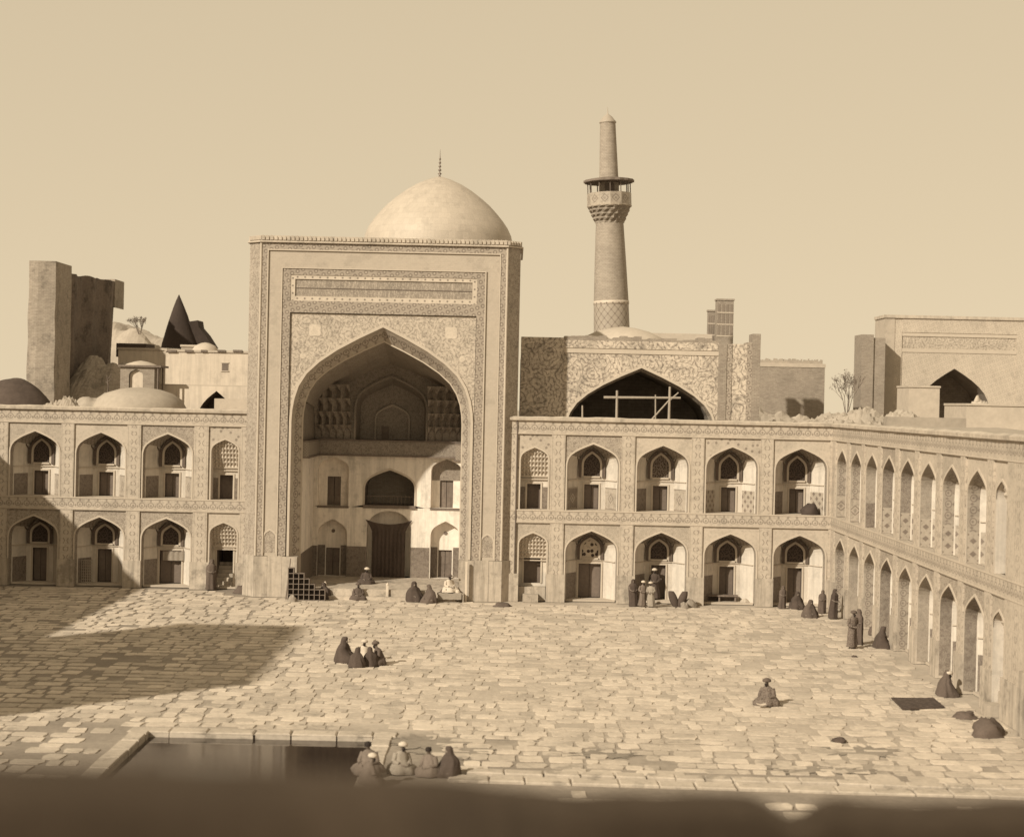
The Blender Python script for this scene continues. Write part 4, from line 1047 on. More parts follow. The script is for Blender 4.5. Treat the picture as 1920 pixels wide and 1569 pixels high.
fp2 = thing('far_portal', 'distant pale tiled portal with a low dark arch at the far right', 'portal', (a.x, Y, 0)); zt = a.z
zp = lambda py, px=1785: at(px, py, Y).z
xp = lambda px, py=690: at(px, py, Y).x - a.x
ol = outline(3.0, 5, 10.4, zp(691), xp(1790))
b = MB(); arch_wall(b, xp(1690), xp(1905), 5, zp(662), ol, 0.1); b.obj('spandrel', 'tile_border_pale', fp2)
b = MB(); loft_uv(b, ol, 0.1, ol, 5); b.face([(x, 5, z) for x, z in ol]); b.obj('vault', 'brick_dark', fp2)
MB().box(0, xp(1676), -0.02, 4, 5, zt).obj('pale_jamb', 'tile_light', fp2)
MB().box(xp(1676), xp(1690), 0.03, 4, 5, zt).obj('jamb', 'tile_border_pale', fp2)
MB().box(xp(1905), W, 0.0, 4, 5, zt).obj('jamb', 'tile_border_pale', fp2)
MB().box(xp(1690), xp(1905), 0.05, 4, zp(662), zp(655)).obj('pale_course', 'moulding', fp2)
MB().box(xp(1690), xp(1905), 0.12, 4, zp(655), zp(632)).obj('inscription_panel', 'tile_floral', fp2)
MB().box(xp(1690), xp(1905), 0.05, 4, zp(632), zp(625)).obj('pale_course', 'moulding', fp2)
MB().box(xp(1690), xp(1905), 0.0, 4, zp(625), zt).obj('border', 'tile_border_pale', fp2)
MB().box(-0.1, W, -0.12, 4, zt, zt+0.25).obj('crest', 'cornice_stone', fp2)
p0 = at(1704, 726, 132); p1 = at(1762, 726, 132)
hh = house('hut', 1704, 1762, 726, 132, 4, 'mud_pale', 'small clay hut before the far portal arch')
house('house', 1812, 1990, 760, 118, 6, 'mud_pale', 'plain pale clay house block at the far right roofline')
tag(block('garden_wall', 1664, 1812, 781, 112, 1.0, 'mud', '', ''), 'low darker clay wall on the roofs above the right arcade', 'wall')
p = at(1845, 745, 133); lump('rubble_heap', p.x, 134, 1.6, 1.2, 1.6, 'mud_pale', 6.1, 10.2, 0.6, label='pale rubble lying in the far portal arch', cat='rubble')

def twig_bush(name, loc, h, w, seed, label, nleaf):
    """several thin stems from one root, twigs and a few small dry leaves"""
    rnd = random.Random(seed); t = thing(name, label, 'tree', loc); b = MB(); tips = []
    def grow(p, d, L, r, k):
        q = p + d*L; b.tube(p, q, r, r*0.7, 4)
        if k == 0: tips.append((p, q)); return
        for _ in range(3):
            grow(q, (d + Vector((rnd.uniform(-1, 1), rnd.uniform(-1, 1), rnd.uniform(-0.3, 0.5)))*0.55).normalized(), L*rnd.uniform(0.55, 0.85), r*0.62, k-1)
    for i in range(6):
        a = rnd.uniform(0, 6.28); grow(Vector((0.1*math.cos(a), 0.1*math.sin(a), 0)), Vector((w/h*math.cos(a)*rnd.uniform(.2, .6), w/h*math.sin(a)*rnd.uniform(.2, .6), 1)).normalized(), h*rnd.uniform(.28, .38), 0.035, 3)
    b.obj('trunk', 'bark', t); lf = MB()
    for i in range(nleaf):
        p, q = rnd.choice(tips); c = p.lerp(q, rnd.random()) + Vector((rnd.gauss(0, .05), rnd.gauss(0, .05), rnd.gauss(0, .05))); s_ = rnd.uniform(0.04, 0.08)
        e1 = Vector((rnd.gauss(0,1), rnd.gauss(0,1), rnd.gauss(0,1))).normalized()*s_; e2 = e1.orthogonal().normalized()*s_*0.6
        lf.face([c-e1, c+e2, c+e1, c-e2])
    lf.obj('crown', 'leaf_dry', t); return t
p = at(1588, 755, 128); twig_bush('thin_tree', (p.x, 128, p.z-0.8), 3.4, 1.6, 21, 'sparse twiggy tree between the far wall and the brick pier', 420)
p = at(258, 622, 150); twig_bush('thin_bush', (p.x, 151.0, p.z-0.2), 1.7, 2.0, 8, 'sparse bush on the pale hill left of the dark cone', 260)

# ------------------------------------------------------------------ the court: soil, paving, pool
KERB_Z = 0.0
PX_A, PX_B, PY_A, PY_B = -11.5, -4.25, 47.2, 55.6      # pool opening
soil = MB(); nx, ny = 60, 64
def soil_part(x0, x1, y0, y1, n, m):
    soil.grid([[(x0+(x1-x0)*i/n, y0+(y1-y0)*j/m, -0.02 + 0.018*noise.noise((x0*0.3+i*0.9, y0+j*0.9, 0))) for i in range(n+1)] for j in range(m+1)])
soil_part(-34, 19, PY_B, 100, 52, 44); soil_part(-34, 19, 5.5, PY_A, 52, 40); soil_part(-34, PX_A, PY_A, PY_B, 22, 9); soil_part(PX_B, 19, PY_A, PY_B, 22, 9)
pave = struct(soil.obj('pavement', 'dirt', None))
# darker trodden soil: sheets of uneven outline a little above the pale dust
def soil_patch(cx, cy, rx, ry, seed):
    b = MB(); k = 110; ps = []
    for i in range(k):
        a = 2*math.pi*i/k; r = 0.9 + 0.5*noise.noise((math.cos(a)*1.4+seed, math.sin(a)*1.4, seed)) + 0.55*noise.noise((math.cos(a)*5, math.sin(a)*5, seed)) + 0.3*noise.noise((math.cos(a)*14, math.sin(a)*14, seed))
        ps.append((cx + rx*r*math.cos(a), cy + ry*r*math.sin(a), 0.0012 + 0.0009*soil_patch.n))
    b.face(ps); b.obj('bare_soil', 'soil_dark', pave)
    soil_patch.n += 1
soil_patch.n = 0
for q in ((-2.6, 54.9, 1.3, 1.1), (-1.7, 53.4, 1.1, 1.2), (9.8, 51.9, 1.9, 0.6), (3.2, 53.6, 1.2, 0.7), (11.5, 55.0, 1.4, 0.9)): soil_patch(*q, q[0]*0.7+q[1])

def stone_mesh(seed, m):
    rnd = random.Random(seed); k = 8; b = MB(); c = []
    base = [(-.5,-.5),(0,-.5),(.5,-.5),(.5,0),(.5,.5),(0,.5),(-.5,.5),(-.5,0)]
    for i, (x, y) in enumerate(base):
        f = 0.90 if i % 2 == 0 else 1.0
        c.append((x*f*rnd.uniform(0.86, 1.05), y*f*rnd.uniform(0.86, 1.05)))
    hs = [rnd.uniform(-0.008, 0.008) for _ in c]
    b.grid([[(x, y, -0.06) for x, y in c], [(x, y, 0.004+h) for (x, y), h in zip(c, hs)], [(x*0.92, y*0.92, 0.006+h) for (x, y), h in zip(c, hs)]], True)
    b.face([(x*0.92, y*0.92, 0.006+h) for (x, y), h in zip(c, hs)])
    return b
protos = [(stone_mesh(s, None)) for s in range(14)]
pm = [[protos[s].mesh('stone', mm) for mm in ('paving', 'paving_pale', 'paving_dull')] for s in range(14)]
GROOVES = [((880, 1310), (930, 1296)), ((930, 1296), (980, 1286)), ((1395, 1250), (1450, 1232)), ((1450, 1232), (1535, 1212)), ((1165, 1418), (1260, 1440))]
gr = [(ground(*a), ground(*c)) for a, c in GROOVES]
def seg_d(p, a, c):
    ab = c-a; f = max(0, min(1, (p-a).dot(ab)/ab.length_squared)); return (p - (a+ab*f)).length
KA, KB = ground(872, 1460), ground(1905, 1492)          # line of the double kerb
kerb_y = lambda x: KA.y + (KB.y-KA.y)*(x-KA.x)/(KB.x-KA.x)
rnd = random.Random(77); stones = []
strips = []; sx_ = -33.5
while sx_ < X_R - 0.4:
    w0 = rnd.uniform(2.2, 5.0); strips.append((sx_, min(sx_ + w0, X_R - 0.3))); sx_ += w0
for s0, s1 in strips:
    y = 42.0 + rnd.uniform(-0.8, 0.2)
    while y < (96.4 if s1 < -14.0 else 93.8):
        d = rnd.uniform(0.6, 1.05); x = s0 + rnd.uniform(-0.15, 0.1)
        while x < s1 - 0.2:
            w_ = rnd.choice((0.42, 0.55, 0.65, 0.75, 0.9, 1.1)) * rnd.uniform(0.9, 1.1)
            cx, cy = x + w_/2 + 0.5*noise.noise((x*0.2, y*0.13, 2)), y + d/2 + 0.7*noise.noise((x*0.10, y*0.10, 5)) + rnd.uniform(-0.06, 0.06)
            x += w_ + rnd.uniform(0.01, 0.05)
            if cy > (96.5 if cx < -14.9 else 93.5) or cx > X_R - 0.5 or cx < -33: continue
            if PX_A-0.85-w_/2 < cx < PX_B+0.85+w_/2 and PY_A-1.3 < cy < PY_B+0.95+d/2: continue
            P_ = Vector((cx, cy, 0))
            if any(seg_d(P_, a, c) < 0.42 for a, c in gr): continue
            if abs(cy - kerb_y(cx)) < 1.0 + d/2 and cx > -2.8: continue
            wear = noise.noise((cx*0.16, cy*0.10, 9.0)); near = math.hypot(max(0, PX_A-cx, cx-PX_B), max(0, cy-PY_B)); left = cx < -12 and cy < 58
            pmiss = 0.03 + max(0, wear-0.2)*0.9 + (0.40 if left else 0) + (0.6 if near < 2.6 and cx > -5.5 else 0)
            if rnd.random() < pmiss: continue
            stones.append((cx, cy, w_*rnd.uniform(0.94, 1.02), (d-0.03)*rnd.uniform(0.90, 1.02), rnd.uniform(-0.09, 0.09), rnd.randrange(14), rnd.choice((0, 0, 0, 1, 1, 2, 2)), rnd.uniform(-0.006, 0.003)))
        y += d + rnd.uniform(0.02, 0.07)
def in_view(s):
    X, Y = s[0], s[1]
    v = (CAM_H)*FPX/Y; u = X*FPX/Y
    return abs(u) < 940 and v < 690
vis = sorted([s for s in stones if in_view(s)], key=lambda s: -(s[2]*s[3])/s[1]**3)
single = set(id(s) for s in vis[:300])
mass = [MB(), MB(), MB()]
for s in stones:
    cx, cy, w_, d, r, k, mi, dz = s
    if id(s) in single:
        o = put('stone', pm[k][mi], pave, (cx, cy, dz), r); o.scale = (w_, d, 1)
    else:
        b = mass[mi]; p = protos[k]; i0 = len(b.v); cr, sr = math.cos(r), math.sin(r)
        b.v += [(cx + x*w_*cr - y_*d*sr, cy + x*w_*sr + y_*d*cr, z+dz) for x, y_, z in p.v]
        b.f += [[q+i0 for q in f] for f in p.f]; b.u += [None]*len(p.f)
for mi, mm in enumerate(('paving', 'paving_pale', 'paving_dull')):
    stuff(mass[mi].obj('paving_stones', mm, pave))
# double row of kerb stones crossing the court in front
def kerb_stone(x0, x1, y0, y1, z0, z1, par, seed, m='kerb', slope=0.0):
    rnd = random.Random(seed); j = lambda: rnd.uniform(-0.025, 0.025)
    a = [(x0+0.02+j(), y0+j()), (x1-0.02+j(), y0+j()+slope*(x1-x0)), (x1-0.02+j(), y1+j()+slope*(x1-x0)), (x0+0.02+j(), y1+j())]
    h = z1 + rnd.uniform(-0.02, 0.02); cx, cy = sum(p[0] for p in a)/4, sum(p[1] for p in a)/4; e = 0.93
    b = MB(); b.grid([[(x, y_, z0) for x, y_ in a], [(x, y_, h-0.03) for x, y_ in a], [(cx+(x-cx)*e, cy+(y_-cy)*e, h) for x, y_ in a]], True)
    b.face([(cx+(x-cx)*e, cy+(y_-cy)*e, h) for x, y_ in a])
    return b.obj('kerb_stone', m, par)
sl = (KB.y-KA.y)/(KB.x-KA.x)
for rw_, (dy, dep, L) in enumerate(((0.45, 0.55, 0.95), (-0.45, 0.75, 1.25))):
    x = KA.x - 0.5*rw_; i = 0
    while x < X_R - 0.6:
        l = L*R(0.8, 1.2); kerb_stone(x, x+l, kerb_y(x)+dy, kerb_y(x)+dy+dep, -0.1, 0.10 - 0.03*rw_, pave, i*3+rw_, slope=sl); x += l; i += 1
# pool
po = thing('pool', 'sunken rectangular pool of dark water with worn stone edging', 'pool')
x = PX_A - 0.75; i = 0
while x < PX_B + 0.2:
    l = min(R(1.1, 1.7), PX_B + 0.75 - x); kerb_stone(x, x+l, PY_B, PY_B+0.75, -0.4, 0.045, po, 100+i); x += l; i += 1
y = PY_A - 0.9
while y < PY_B - 0.3:
    l = min(R(1.0, 1.5), PY_B - y); kerb_stone(PX_A-0.62, PX_A, y, y+l, -0.4, 0.045, po, 140+int(y*3)); kerb_stone(PX_B, PX_B+0.62, y, y+l, -0.4, 0.04, po, 170+int(y*3)); y += l
x = PX_A - 0.0
while x < PX_B - 0.3:
    l = min(R(1.1, 1.7), PX_B - x); kerb_stone(x, x+l, PY_A-0.9, PY_A, -0.4, 0.08, po, 200+int(x*3)); x += l
b = MB(); b.box(PX_A-0.1, PX_B+0.1, PY_A-0.1, PY_B+0.1, -1.2, -0.06, 'tb'); b.face([(PX_A,PY_A,-1.2),(PX_B,PY_A,-1.2),(PX_B,PY_B,-1.2),(PX_A,PY_B,-1.2)]); b.obj('basin', 'stone_dark', po)
b = MB(); n = 40; b.grid([[(PX_A+(PX_B-PX_A)*i/n, PY_A+(PY_B-PY_A)*j/n, -0.16) for i in range(n+1)] for j in range(n+1)]); b.obj('water_surface', 'water', po, smooth=True)

# ------------------------------------------------------------------ foreground: parapet of the roof the camera stands on, near wing, unseen portal added behind to shade it
nw = thing('near_wing', 'clay roof and parapet of the near wing along the bottom edge', 'building')
MB().box(-34, 22, -8, 4.0, 0, 8.2).obj('wall', 'brick', nw)
rows = []; n = 260
for i in range(n+1):
    x = -9 + 18*i/n
    k_ = 1/(1+math.exp(-(x+0.05)*9)); Yp = 4.6 + 4.0*k_; sl_ = 0.2195 + 0.0075*k_
    h = CAM_H - Yp*sl_ + 0.020*noise.noise((x*0.9, 3.3, 0)) + 0.016*noise.noise((x*4, 1, 0)) + 0.03*noise.noise((x*1.7, 8.3, 0)) 
    h -= 0.11*math.exp(-((x-1.46)/0.13)**2)
    rows.append([(x, Yp-0.35, 7.6), (x, Yp-0.32, h-0.06), (x, Yp-0.2, h-0.01), (x, Yp, h), (x, Yp+0.14, h-0.02), (x, Yp+0.2, h-0.10), (x, Yp+0.22, 6.5)])
MB().grid(rows).obj('parapet', 'mud_brown', nw, smooth=True)
MB().box(-9, 9, 4.0, 4.3, 7.8, 8.3).obj('roof', 'mud_brown', nw)
np_ = thing('near_shade_portal', 'unseen portal block behind the viewpoint to its left, placed to shade the parapet', 'building')
MB().box(-19, -5.0, -9, -0.5, 0, 20).obj('wall', 'brick', np_)

# ------------------------------------------------------------------ people
def skin_body(name, V, E, root, m):
    me = bpy.data.meshes.new(name); keys = list(V)
    me.from_pydata([V[k][0] for k in keys], [(keys.index(a), keys.index(c)) for a, c in E], [])
    o = bpy.data.objects.new(name, me); COL.objects.link(o)
    o.modifiers.new('s', 'SKIN').branch_smoothing = 0.6
    for k, d in zip(keys, me.skin_vertices[0].data):
        r = V[k][1]; d.radius = (r, r) if not isinstance(r, tuple) else r; d.use_root = (k == root)
    o.modifiers.new('u', 'SUBSURF').levels = 1
    dg = bpy.context.evaluated_depsgraph_get()
    out = bpy.data.meshes.new_from_object(o.evaluated_get(dg)); out.name = name
    bpy.data.objects.remove(o); bpy.data.meshes.remove(me)
    out.materials.clear(); out.materials.append(MATS[m]); out.polygons.foreach_set('use_smooth', [True]*len(out.polygons))
    return out
def add_hand(V, E, s, wrist, palm, fdir, side):
    """palm and five fingers beyond the wrist"""
    V[s+'palm'] = (palm, (0.036, 0.022)); E.append((wrist, s+'palm')); p = Vector(palm); f = Vector(fdir).normalized(); sd = Vector(side).normalized()
    for i, (o, L) in enumerate(((-0.028, 0.062), (-0.010, 0.075), (0.010, 0.070), (0.028, 0.054))):
        a = p + sd*o + f*0.045; c = a + f*L*0.6; e = c + (f + Vector((0, 0, -0.5))).normalized()*L*0.5
        for k, q in enumerate((a, c, e)): V[f'{s}f{i}{k}'] = (tuple(q), 0.0085)
        E += [(s+'palm', f'{s}f{i}0'), (f'{s}f{i}0', f'{s}f{i}1'), (f'{s}f{i}1', f'{s}f{i}2')]
    a = p - sd*0.045 + f*0.015; c = a - sd*0.012 + f*0.035
    V[s+'t0'] = (tuple(a), 0.010); V[s+'t1'] = (tuple(c), 0.009); E += [(s+'palm', s+'t0'), (s+'t0', s+'t1')]
def figure(kind):
    V, E = {}, []
    def chain(*ks): E.extend(zip(ks, ks[1:]))
    if kind == 'stand':
        z0 = 0.0; V.update(pel=((0,0,.92),.13), sp=((0,.01,1.10),.125), ch=((0,0,1.30),(.17,.115)), ne=((0,-.005,1.45),.055), hb=((0,-.02,1.52),.078), hd=((0,-.025,1.60),.097), cr=((0,-.01,1.675),.072), no=((0,-.125,1.585),.014))
        for s, sx in (('l',-1),('r',1)):
            V.update({s+'sh':((sx*.18,0,1.38),.062), s+'el':((sx*.26,.02,1.12),.046), s+'wr':((sx*.16,-.20,1.02),.031), s+'hi':((sx*.10,0,.86),.10), s+'kn':((sx*.11,-.02,.48),.066), s+'an':((sx*.11,.03,.09),.046), s+'to':((sx*.13,-.15,.04),.04)})
            chain('ch', s+'sh', s+'el', s+'wr'); chain('pel', s+'hi', s+'kn', s+'an', s+'to')
            add_hand(V, E, s, s+'wr', (sx*.11,-.26,1.03), (-sx*.6,-.8,0.1), (0,0,1))
    else:
        V.update(pel=((0,.05,.13),.15), sp=((0,.05,.30),.14), ch=((0,.01,.49),(.17,.12)), ne=((0,-.03,.63),.055), hb=((0,-.06,.70),.078), hd=((0,-.075,.775),.097), cr=((0,-.055,.85),.072), no=((0,-.175,.755),.014))
        for s, sx in (('l',-1),('r',1)):
            V.update({s+'sh':((sx*.18,.01,.56),.062), s+'el':((sx*.27,-.05,.32),.046), s+'wr':((sx*.15,-.26,.27),.031), s+'hi':((sx*.12,0,.13),.10), s+'kn':((sx*.36,-.24,.13),.068), s+'an':((-sx*.04+sx*.12,-.36-.04*sx,.07),.045), s+'to':((-sx*.10,-.42-.04*sx,.05),.04)})
            chain('ch', s+'sh', s+'el', s+'wr'); chain('pel', s+'hi', s+'kn', s+'an', s+'to')
            add_hand(V, E, s, s+'wr', (sx*.10,-.32,.25), (-sx*.6,-.8,-.1), (0,0,1))
    chain('pel', 'sp', 'ch', 'ne', 'hb', 'hd', 'cr'); E.append(('hd', 'no'))
    return skin_body('person_' + kind, V, E, 'pel', 'skin')
BODY = {k: figure(k) for k in ('stand', 'sit')}
ROBE = {'stand': [(.10,.27,.24,0),(.30,.26,.22,0),(.60,.235,.19,0),(.92,.205,.165,0),(1.08,.19,.15,0),(1.25,.225,.15,0),(1.36,.215,.13,0),(1.43,.13,.10,0),(1.48,.07,.07,-.005)],
        'sit': [(.0,.46,.42,-.10),(.10,.47,.42,-.11),(.20,.40,.36,-.07),(.30,.27,.24,.0),(.42,.24,.18,.02),(.53,.225,.155,.01),(.60,.16,.12,0),(.66,.075,.075,-.03)],
        'cloak_sit': [(.0,.43,.42,-.08),(.10,.44,.42,-.09),(.24,.40,.35,-.05),(.40,.335,.26,.02),(.53,.29,.20,.03),(.62,.225,.17,.0),(.69,.14,.13,.0),(.78,.132,.118,-.01),(.87,.125,.12,-.03),(.93,.075,.09,-.04),(.945,.01,.01,-.04)],
        'cloak_stand': [(.04,.30,.27,0),(.35,.29,.25,0),(.8,.265,.21,0),(1.15,.275,.19,.01),(1.34,.265,.17,.01),(1.43,.20,.15,0),(1.49,.125,.115,.03),(1.56,.13,.115,.035),(1.66,.125,.118,.01),(1.73,.075,.09,-.01),(1.745,.01,.01,-.01)]}
def robe_mesh(kind, m, seed):
    rnd = random.Random(seed); ph = rnd.uniform(0, 6); rows = []; n = 30; prof = ROBE[kind]
    for i, (z, rx, ry, cy) in enumerate(prof):
        amp = 0.085*max(0, 1-i/(len(prof)-2)) + 0.02
        rows.append([((rx*(1+amp*math.sin(5*a+ph+z*2)+amp*0.7*math.sin(9*a+ph*2)))*math.cos(a), cy + ry*(1+amp*math.sin(6*a+ph*1.3))*math.sin(a), z) for a in (2*math.pi*j/n for j in range(n))])
    dv = lambda p: Vector((noise.noise((p[0]*4+seed, p[1]*4, p[2]*4)), noise.noise((p[0]*4, p[1]*4+seed, p[2]*4)), 0))*(0.06 if 0.05 < p[2] < 0.6*prof[-1][0] else 0.012)
    rows = [[tuple(Vector(p)+dv(p)) for p in r] for r in rows]
    b = MB().grid(rows, True)
    if kind in ('stand', 'sit'):                     # sleeves
        pts = ([(.19,0,1.38),(.27,.02,1.12),(.18,-.17,1.03)] if kind == 'stand' else [(.19,.01,.56),(.28,-.05,.32),(.17,-.23,.28)])
        for sx in (-1, 1):
            for (p, q), (r0, r1) in zip(zip(pts, pts[1:]), ((.085,.075),(.075,.07))):
                b.tube((sx*p[0], p[1], p[2]), (sx*q[0], q[1], q[2]), r0, r1, 10)
    return b.mesh('robe', m, True)
RB = {}
def person(px, py, pose, robe, head, rz, label, group=None, z=0.0, at_=None, scale=1.0):
    p = at_ or ground(px, py, z)
    t = thing('person', label, 'person', p, math.radians(rz), group); t.scale = (scale, scale, scale); lean = random.Random(int(px)*7+int(py)); t.rotation_euler = (lean.uniform(-0.02, 0.10), lean.uniform(-0.06, 0.06), math.radians(rz))
    base = 'stand' if 'stand' in pose else 'sit'
    put('body', BODY[base], t)
    k = (pose, robe, int(px) % 3)
    if k not in RB: RB[k] = robe_mesh(pose, robe, px)
    put('robe', RB[k], t)
    hz, hy = (1.60, -.02) if base == 'stand' else (.775, -.07)
    if head:
        b = MB()
        if head == 'cap': prof = [(.10,.03),(.105,.07),(.095,.13),(.05,.155),(.005,.16)]; hm = 'cloth_black'
        elif head == 'hair': prof = [(.102,-.02),(.107,.04),(.09,.09),(.05,.115),(.005,.12)]; hm = 'hair'
        else: prof = [(.095,.02),(.145,.03),(.155,.07),(.14,.115),(.09,.135),(.075,.155),(.03,.165),(.005,.167)]; hm = 'cloth_white' if head == 'white' else 'cloth_brown'
        b.lathe(prof, 16, cap=False); b.obj('turban' if head in ('white', 'dark') else 'cap', hm, t, smooth=True, loc=(0, hy, hz))
        if head in ('white', 'dark'):
            b = MB(); b.lathe([(.005,-.17),(.04,-.15),(.06,-.09),(.055,-.05),(.02,-.035)], 10, cap=False); b.obj('beard', 'hair', t, smooth=True, loc=(0, hy-.055, hz+.03))
    return t
# knot of people on the open paving
G1 = 'people sitting together on the open paving'
person(645, 1241, 'cloak_sit', 'cloth_black', None, 60, 'tall dark cloaked sitter at the left of the group on the paving', G1, scale=1.12)
person(668, 1251, 'cloak_sit', 'cloth_black', None, 160, 'low dark cloaked figure at the front of the group on the paving', G1, scale=0.86)
person(681, 1238, 'sit', 'cloth_white', 'white', 0, 'pale-robed sitter in the middle back of the group on the paving', G1, scale=0.95)
person(694, 1249, 'cloak_sit', 'cloth_black', None, 200, 'small dark cloaked figure second from right in the paving group', G1, scale=0.84)
person(709, 1246, 'sit', 'cloth_brown', 'dark', -70, 'brown-robed man at the right end of the paving group', G1, scale=1.05)
person(1440, 1321, 'sit', 'cloth_tan2', 'dark', -35, 'lone man in a dull patterned robe sitting on the open paving', scale=1.05)
person(1597, 1216, 'stand', 'cloth_tan2', 'dark', 30, 'standing man in a long dull robe near the right arcade')
person(1608, 1208, 'cloak_stand', 'cloth_brown', None, -60, 'second standing figure close behind the robed man by the right arcade', scale=0.95)
person(1652, 1214, 'cloak_sit', 'cloth_black', None, 75, 'dark hunched sitter against the foot of the right arcade', scale=1.05)
person(1637, 1190, 'cloak_sit', 'cloth_brown', None, 30, 'small brown figure between standing man and dark sitter', scale=0.6)
G2 = 'dark figures in the corner of the arcades'
person(1562, 1160, 'cloak_stand', 'cloth_black', None, 40, 'dark cloaked figure standing in the corner of the two arcades', G2, scale=0.9)
person(1541, 1150, 'cloak_stand', 'cloth_brown', None, -10, 'brown cloaked figure left of the one in the corner', G2, scale=0.72)
person(1518, 1157, 'cloak_sit', 'cloth_brown', None, 20, 'leftmost low dark sitter near the corner of the arcades', G2, scale=1.0)
person(1773, 1304, 'cloak_sit', 'cloth_brown', 'white', 90, 'dark sitter with a pale head cloth by the right arcade wall', scale=1.05)
# before the great portal
person(776, 1127, 'cloak_sit', 'cloth_black', None, 20, 'dark cloaked sitter in front of the portal step, right of the curtain', scale=1.15)
person(806, 1130, 'cloak_sit', 'cloth_brown', None, -40, 'brown cloaked sitter between the dark sitter and the stall', scale=1.05)
person(671, 1124, 'sit', 'cloth_brown', 'dark', 10, 'man sitting in front of the marble step below the curtain', scale=1.0)
person(608, 1122, 'cloak_sit', 'cloth_black', None, -30, 'dark sitter beside the stepped wooden lattice', scale=0.95)
person(697, 1080, 'sit', 'cloth_black', 'white', 0, 'man with a white turban sitting inside the portal before the curtain', at_=Vector((-8.05, 97.2, 0.5)))
person(842, 1100, 'sit', 'cloth_white', 'dark', 35, 'pale-clothed trader sitting at the right side of the portal', at_=at(842, 1112, 93.7)*1 - Vector((0, 0, at(842, 1112, 93.7).z-0.55)))
# along the right arcade facing the court
G3 = 'people outside the second tall bay of the right arcade'
person(1188, 1137, 'cloak_stand', 'cloth_black', None, 10, 'dark cloaked figure at the pier left of the occupied doorway', G3, scale=0.86)
person(1204, 1138, 'stand', 'cloth_grey', 'white', 25, 'grey-robed standing figure left of the occupied doorway', G3, scale=0.82)
person(1221, 1139, 'stand', 'cloth_tan', 'white', -20, 'pale-robed figure in front of the occupied doorway', G3, scale=0.8)
person(1233, 1132, 'stand', 'cloth_black', 'white', 0, 'man with white turban standing in the occupied doorway', G3, at_=Vector((8.15, 95.6, 0.12)), scale=1.0)
G4 = 'people in the last bay before the corner'
person(1466, 1141, 'cloak_stand', 'cloth_brown', None, 15, 'brown cloaked figure at the left of the last bay doorway', G4, scale=0.72)
person(1494, 1141, 'cloak_sit', 'cloth_black', None, 15, 'dark sitter before the last bay doorway', G4)
# left arcade
person(401, 1108, 'cloak_stand', 'cloth_brown', None, 20, 'dark figure standing beside the stairs of the left arcade', at_=Vector((-16.75, 96.75, 0)), scale=1.0)
# beside the pool
G5 = 'people gathered at the right edge of the pool'
person(692, 1447, 'sit', 'cloth_grey', 'hair', -20, 'grey-robed man washing at the pool edge, topmost of the group', G5, z=0.08, scale=1.0)
person(664, 1462, 'sit', 'cloth_grey', 'white', 120, 'pale-turbaned figure lowest left in the group at the pool edge', G5, at_=Vector((-3.85, 48.6, 0.08)), scale=0.9)
person(750, 1447, 'sit', 'cloth_tan', 'white', 30, 'pale-clothed sitter right of the pool group', G5, scale=0.95)
person(806, 1452, 'sit', 'cloth_grey', 'hair', -30, 'grey-robed sitter on the bare soil right of the pool', G5, scale=0.9)
person(842, 1453, 'cloak_sit', 'cloth_black', None, -50, 'dark cloaked sitter farthest right of the pool', G5, scale=0.9)

# ------------------------------------------------------------------ small things lying about the court
def sheet(name, pix, m, label, cat, th=0.03):
    p = [ground(*q, z=0.03) for q in pix]; c = sum(p, Vector())/len(p); rows = []; n = 10
    for j in range(n+1):
        l, r = p[0].lerp(p[3], j/n), p[1].lerp(p[2], j/n)
        rows.append([tuple(l.lerp(r, i/n) - c + Vector((0, 0, th + 0.03*noise.noise((i*0.6, j*0.6, 1))))) for i in range(n+1)])
    b = MB().grid(rows); e = rows[0] + [r[-1] for r in rows[1:]] + list(reversed(rows[-1]))[1:] + [r[0] for r in reversed(rows[1:-1])]
    b.grid([e, [(x, y, -0.02) for x, y, z in e]], True)
    o = b.obj(name, m, None, smooth=False); o.location = c; return tag(o, label, cat)
sheet('rug', [(1672, 1309), (1752, 1310), (1773, 1327), (1694, 1331)], 'rug', 'dark rectangular rug spread on the paving near the right arcade', 'rug')
def bundle(name, px, py, rx, ry, h, m, label, cat, seed, z=0.0, at_=None, group=None, tilt=0):
    p = at_ or ground(px, py, z); rows = []; n, k = 18, 8
    for j in range(k+1):
        a = math.pi/2*j/k
        rows.append([(rx*math.cos(a)*math.cos(b_)*(1+0.45*noise.noise((math.cos(b_)*1.5+seed, math.sin(b_)*1.5, j*0.3)) + 0.2*noise.noise((math.cos(b_)*4, math.sin(b_)*4+seed, j*0.7))), ry*math.cos(a)*math.sin(b_)*(1+0.22*noise.noise((math.cos(b_)*1.5, seed, j*0.3))),
                      h*math.sin(a)*(1+0.55*math.cos(a)*noise.noise((math.cos(b_)*2, math.sin(b_)*2, seed)) + 0.25*noise.noise((math.cos(a)*math.cos(b_)*4, math.cos(a)*math.sin(b_)*4, seed)))) for b_ in (2*math.pi*i/n for i in range(n))])
    o = MB().grid(rows, True).obj(name, m, None, smooth=True); o.location = p; o.rotation_euler = (0, 0, tilt)
    return tag(o, label, cat, group)
bundle('cloth_bundle', 1852, 1378, 0.55, 0.75, 0.55, 'cloth_brown', 'large dark cloth bundle at the far right of the paving', 'bundle', 1.2, tilt=-0.5)
bundle('cloth_bundle', 1810, 1346, 0.42, 0.40, 0.22, 'cloth_brown', 'small dark bundle between rug and large bundle', 'bundle', 2.2)
bundle('cloth_bundle', 1575, 1391, 0.24, 0.22, 0.15, 'cloth_black', 'little dark lump alone on the lower right paving', 'bundle', 3.2)
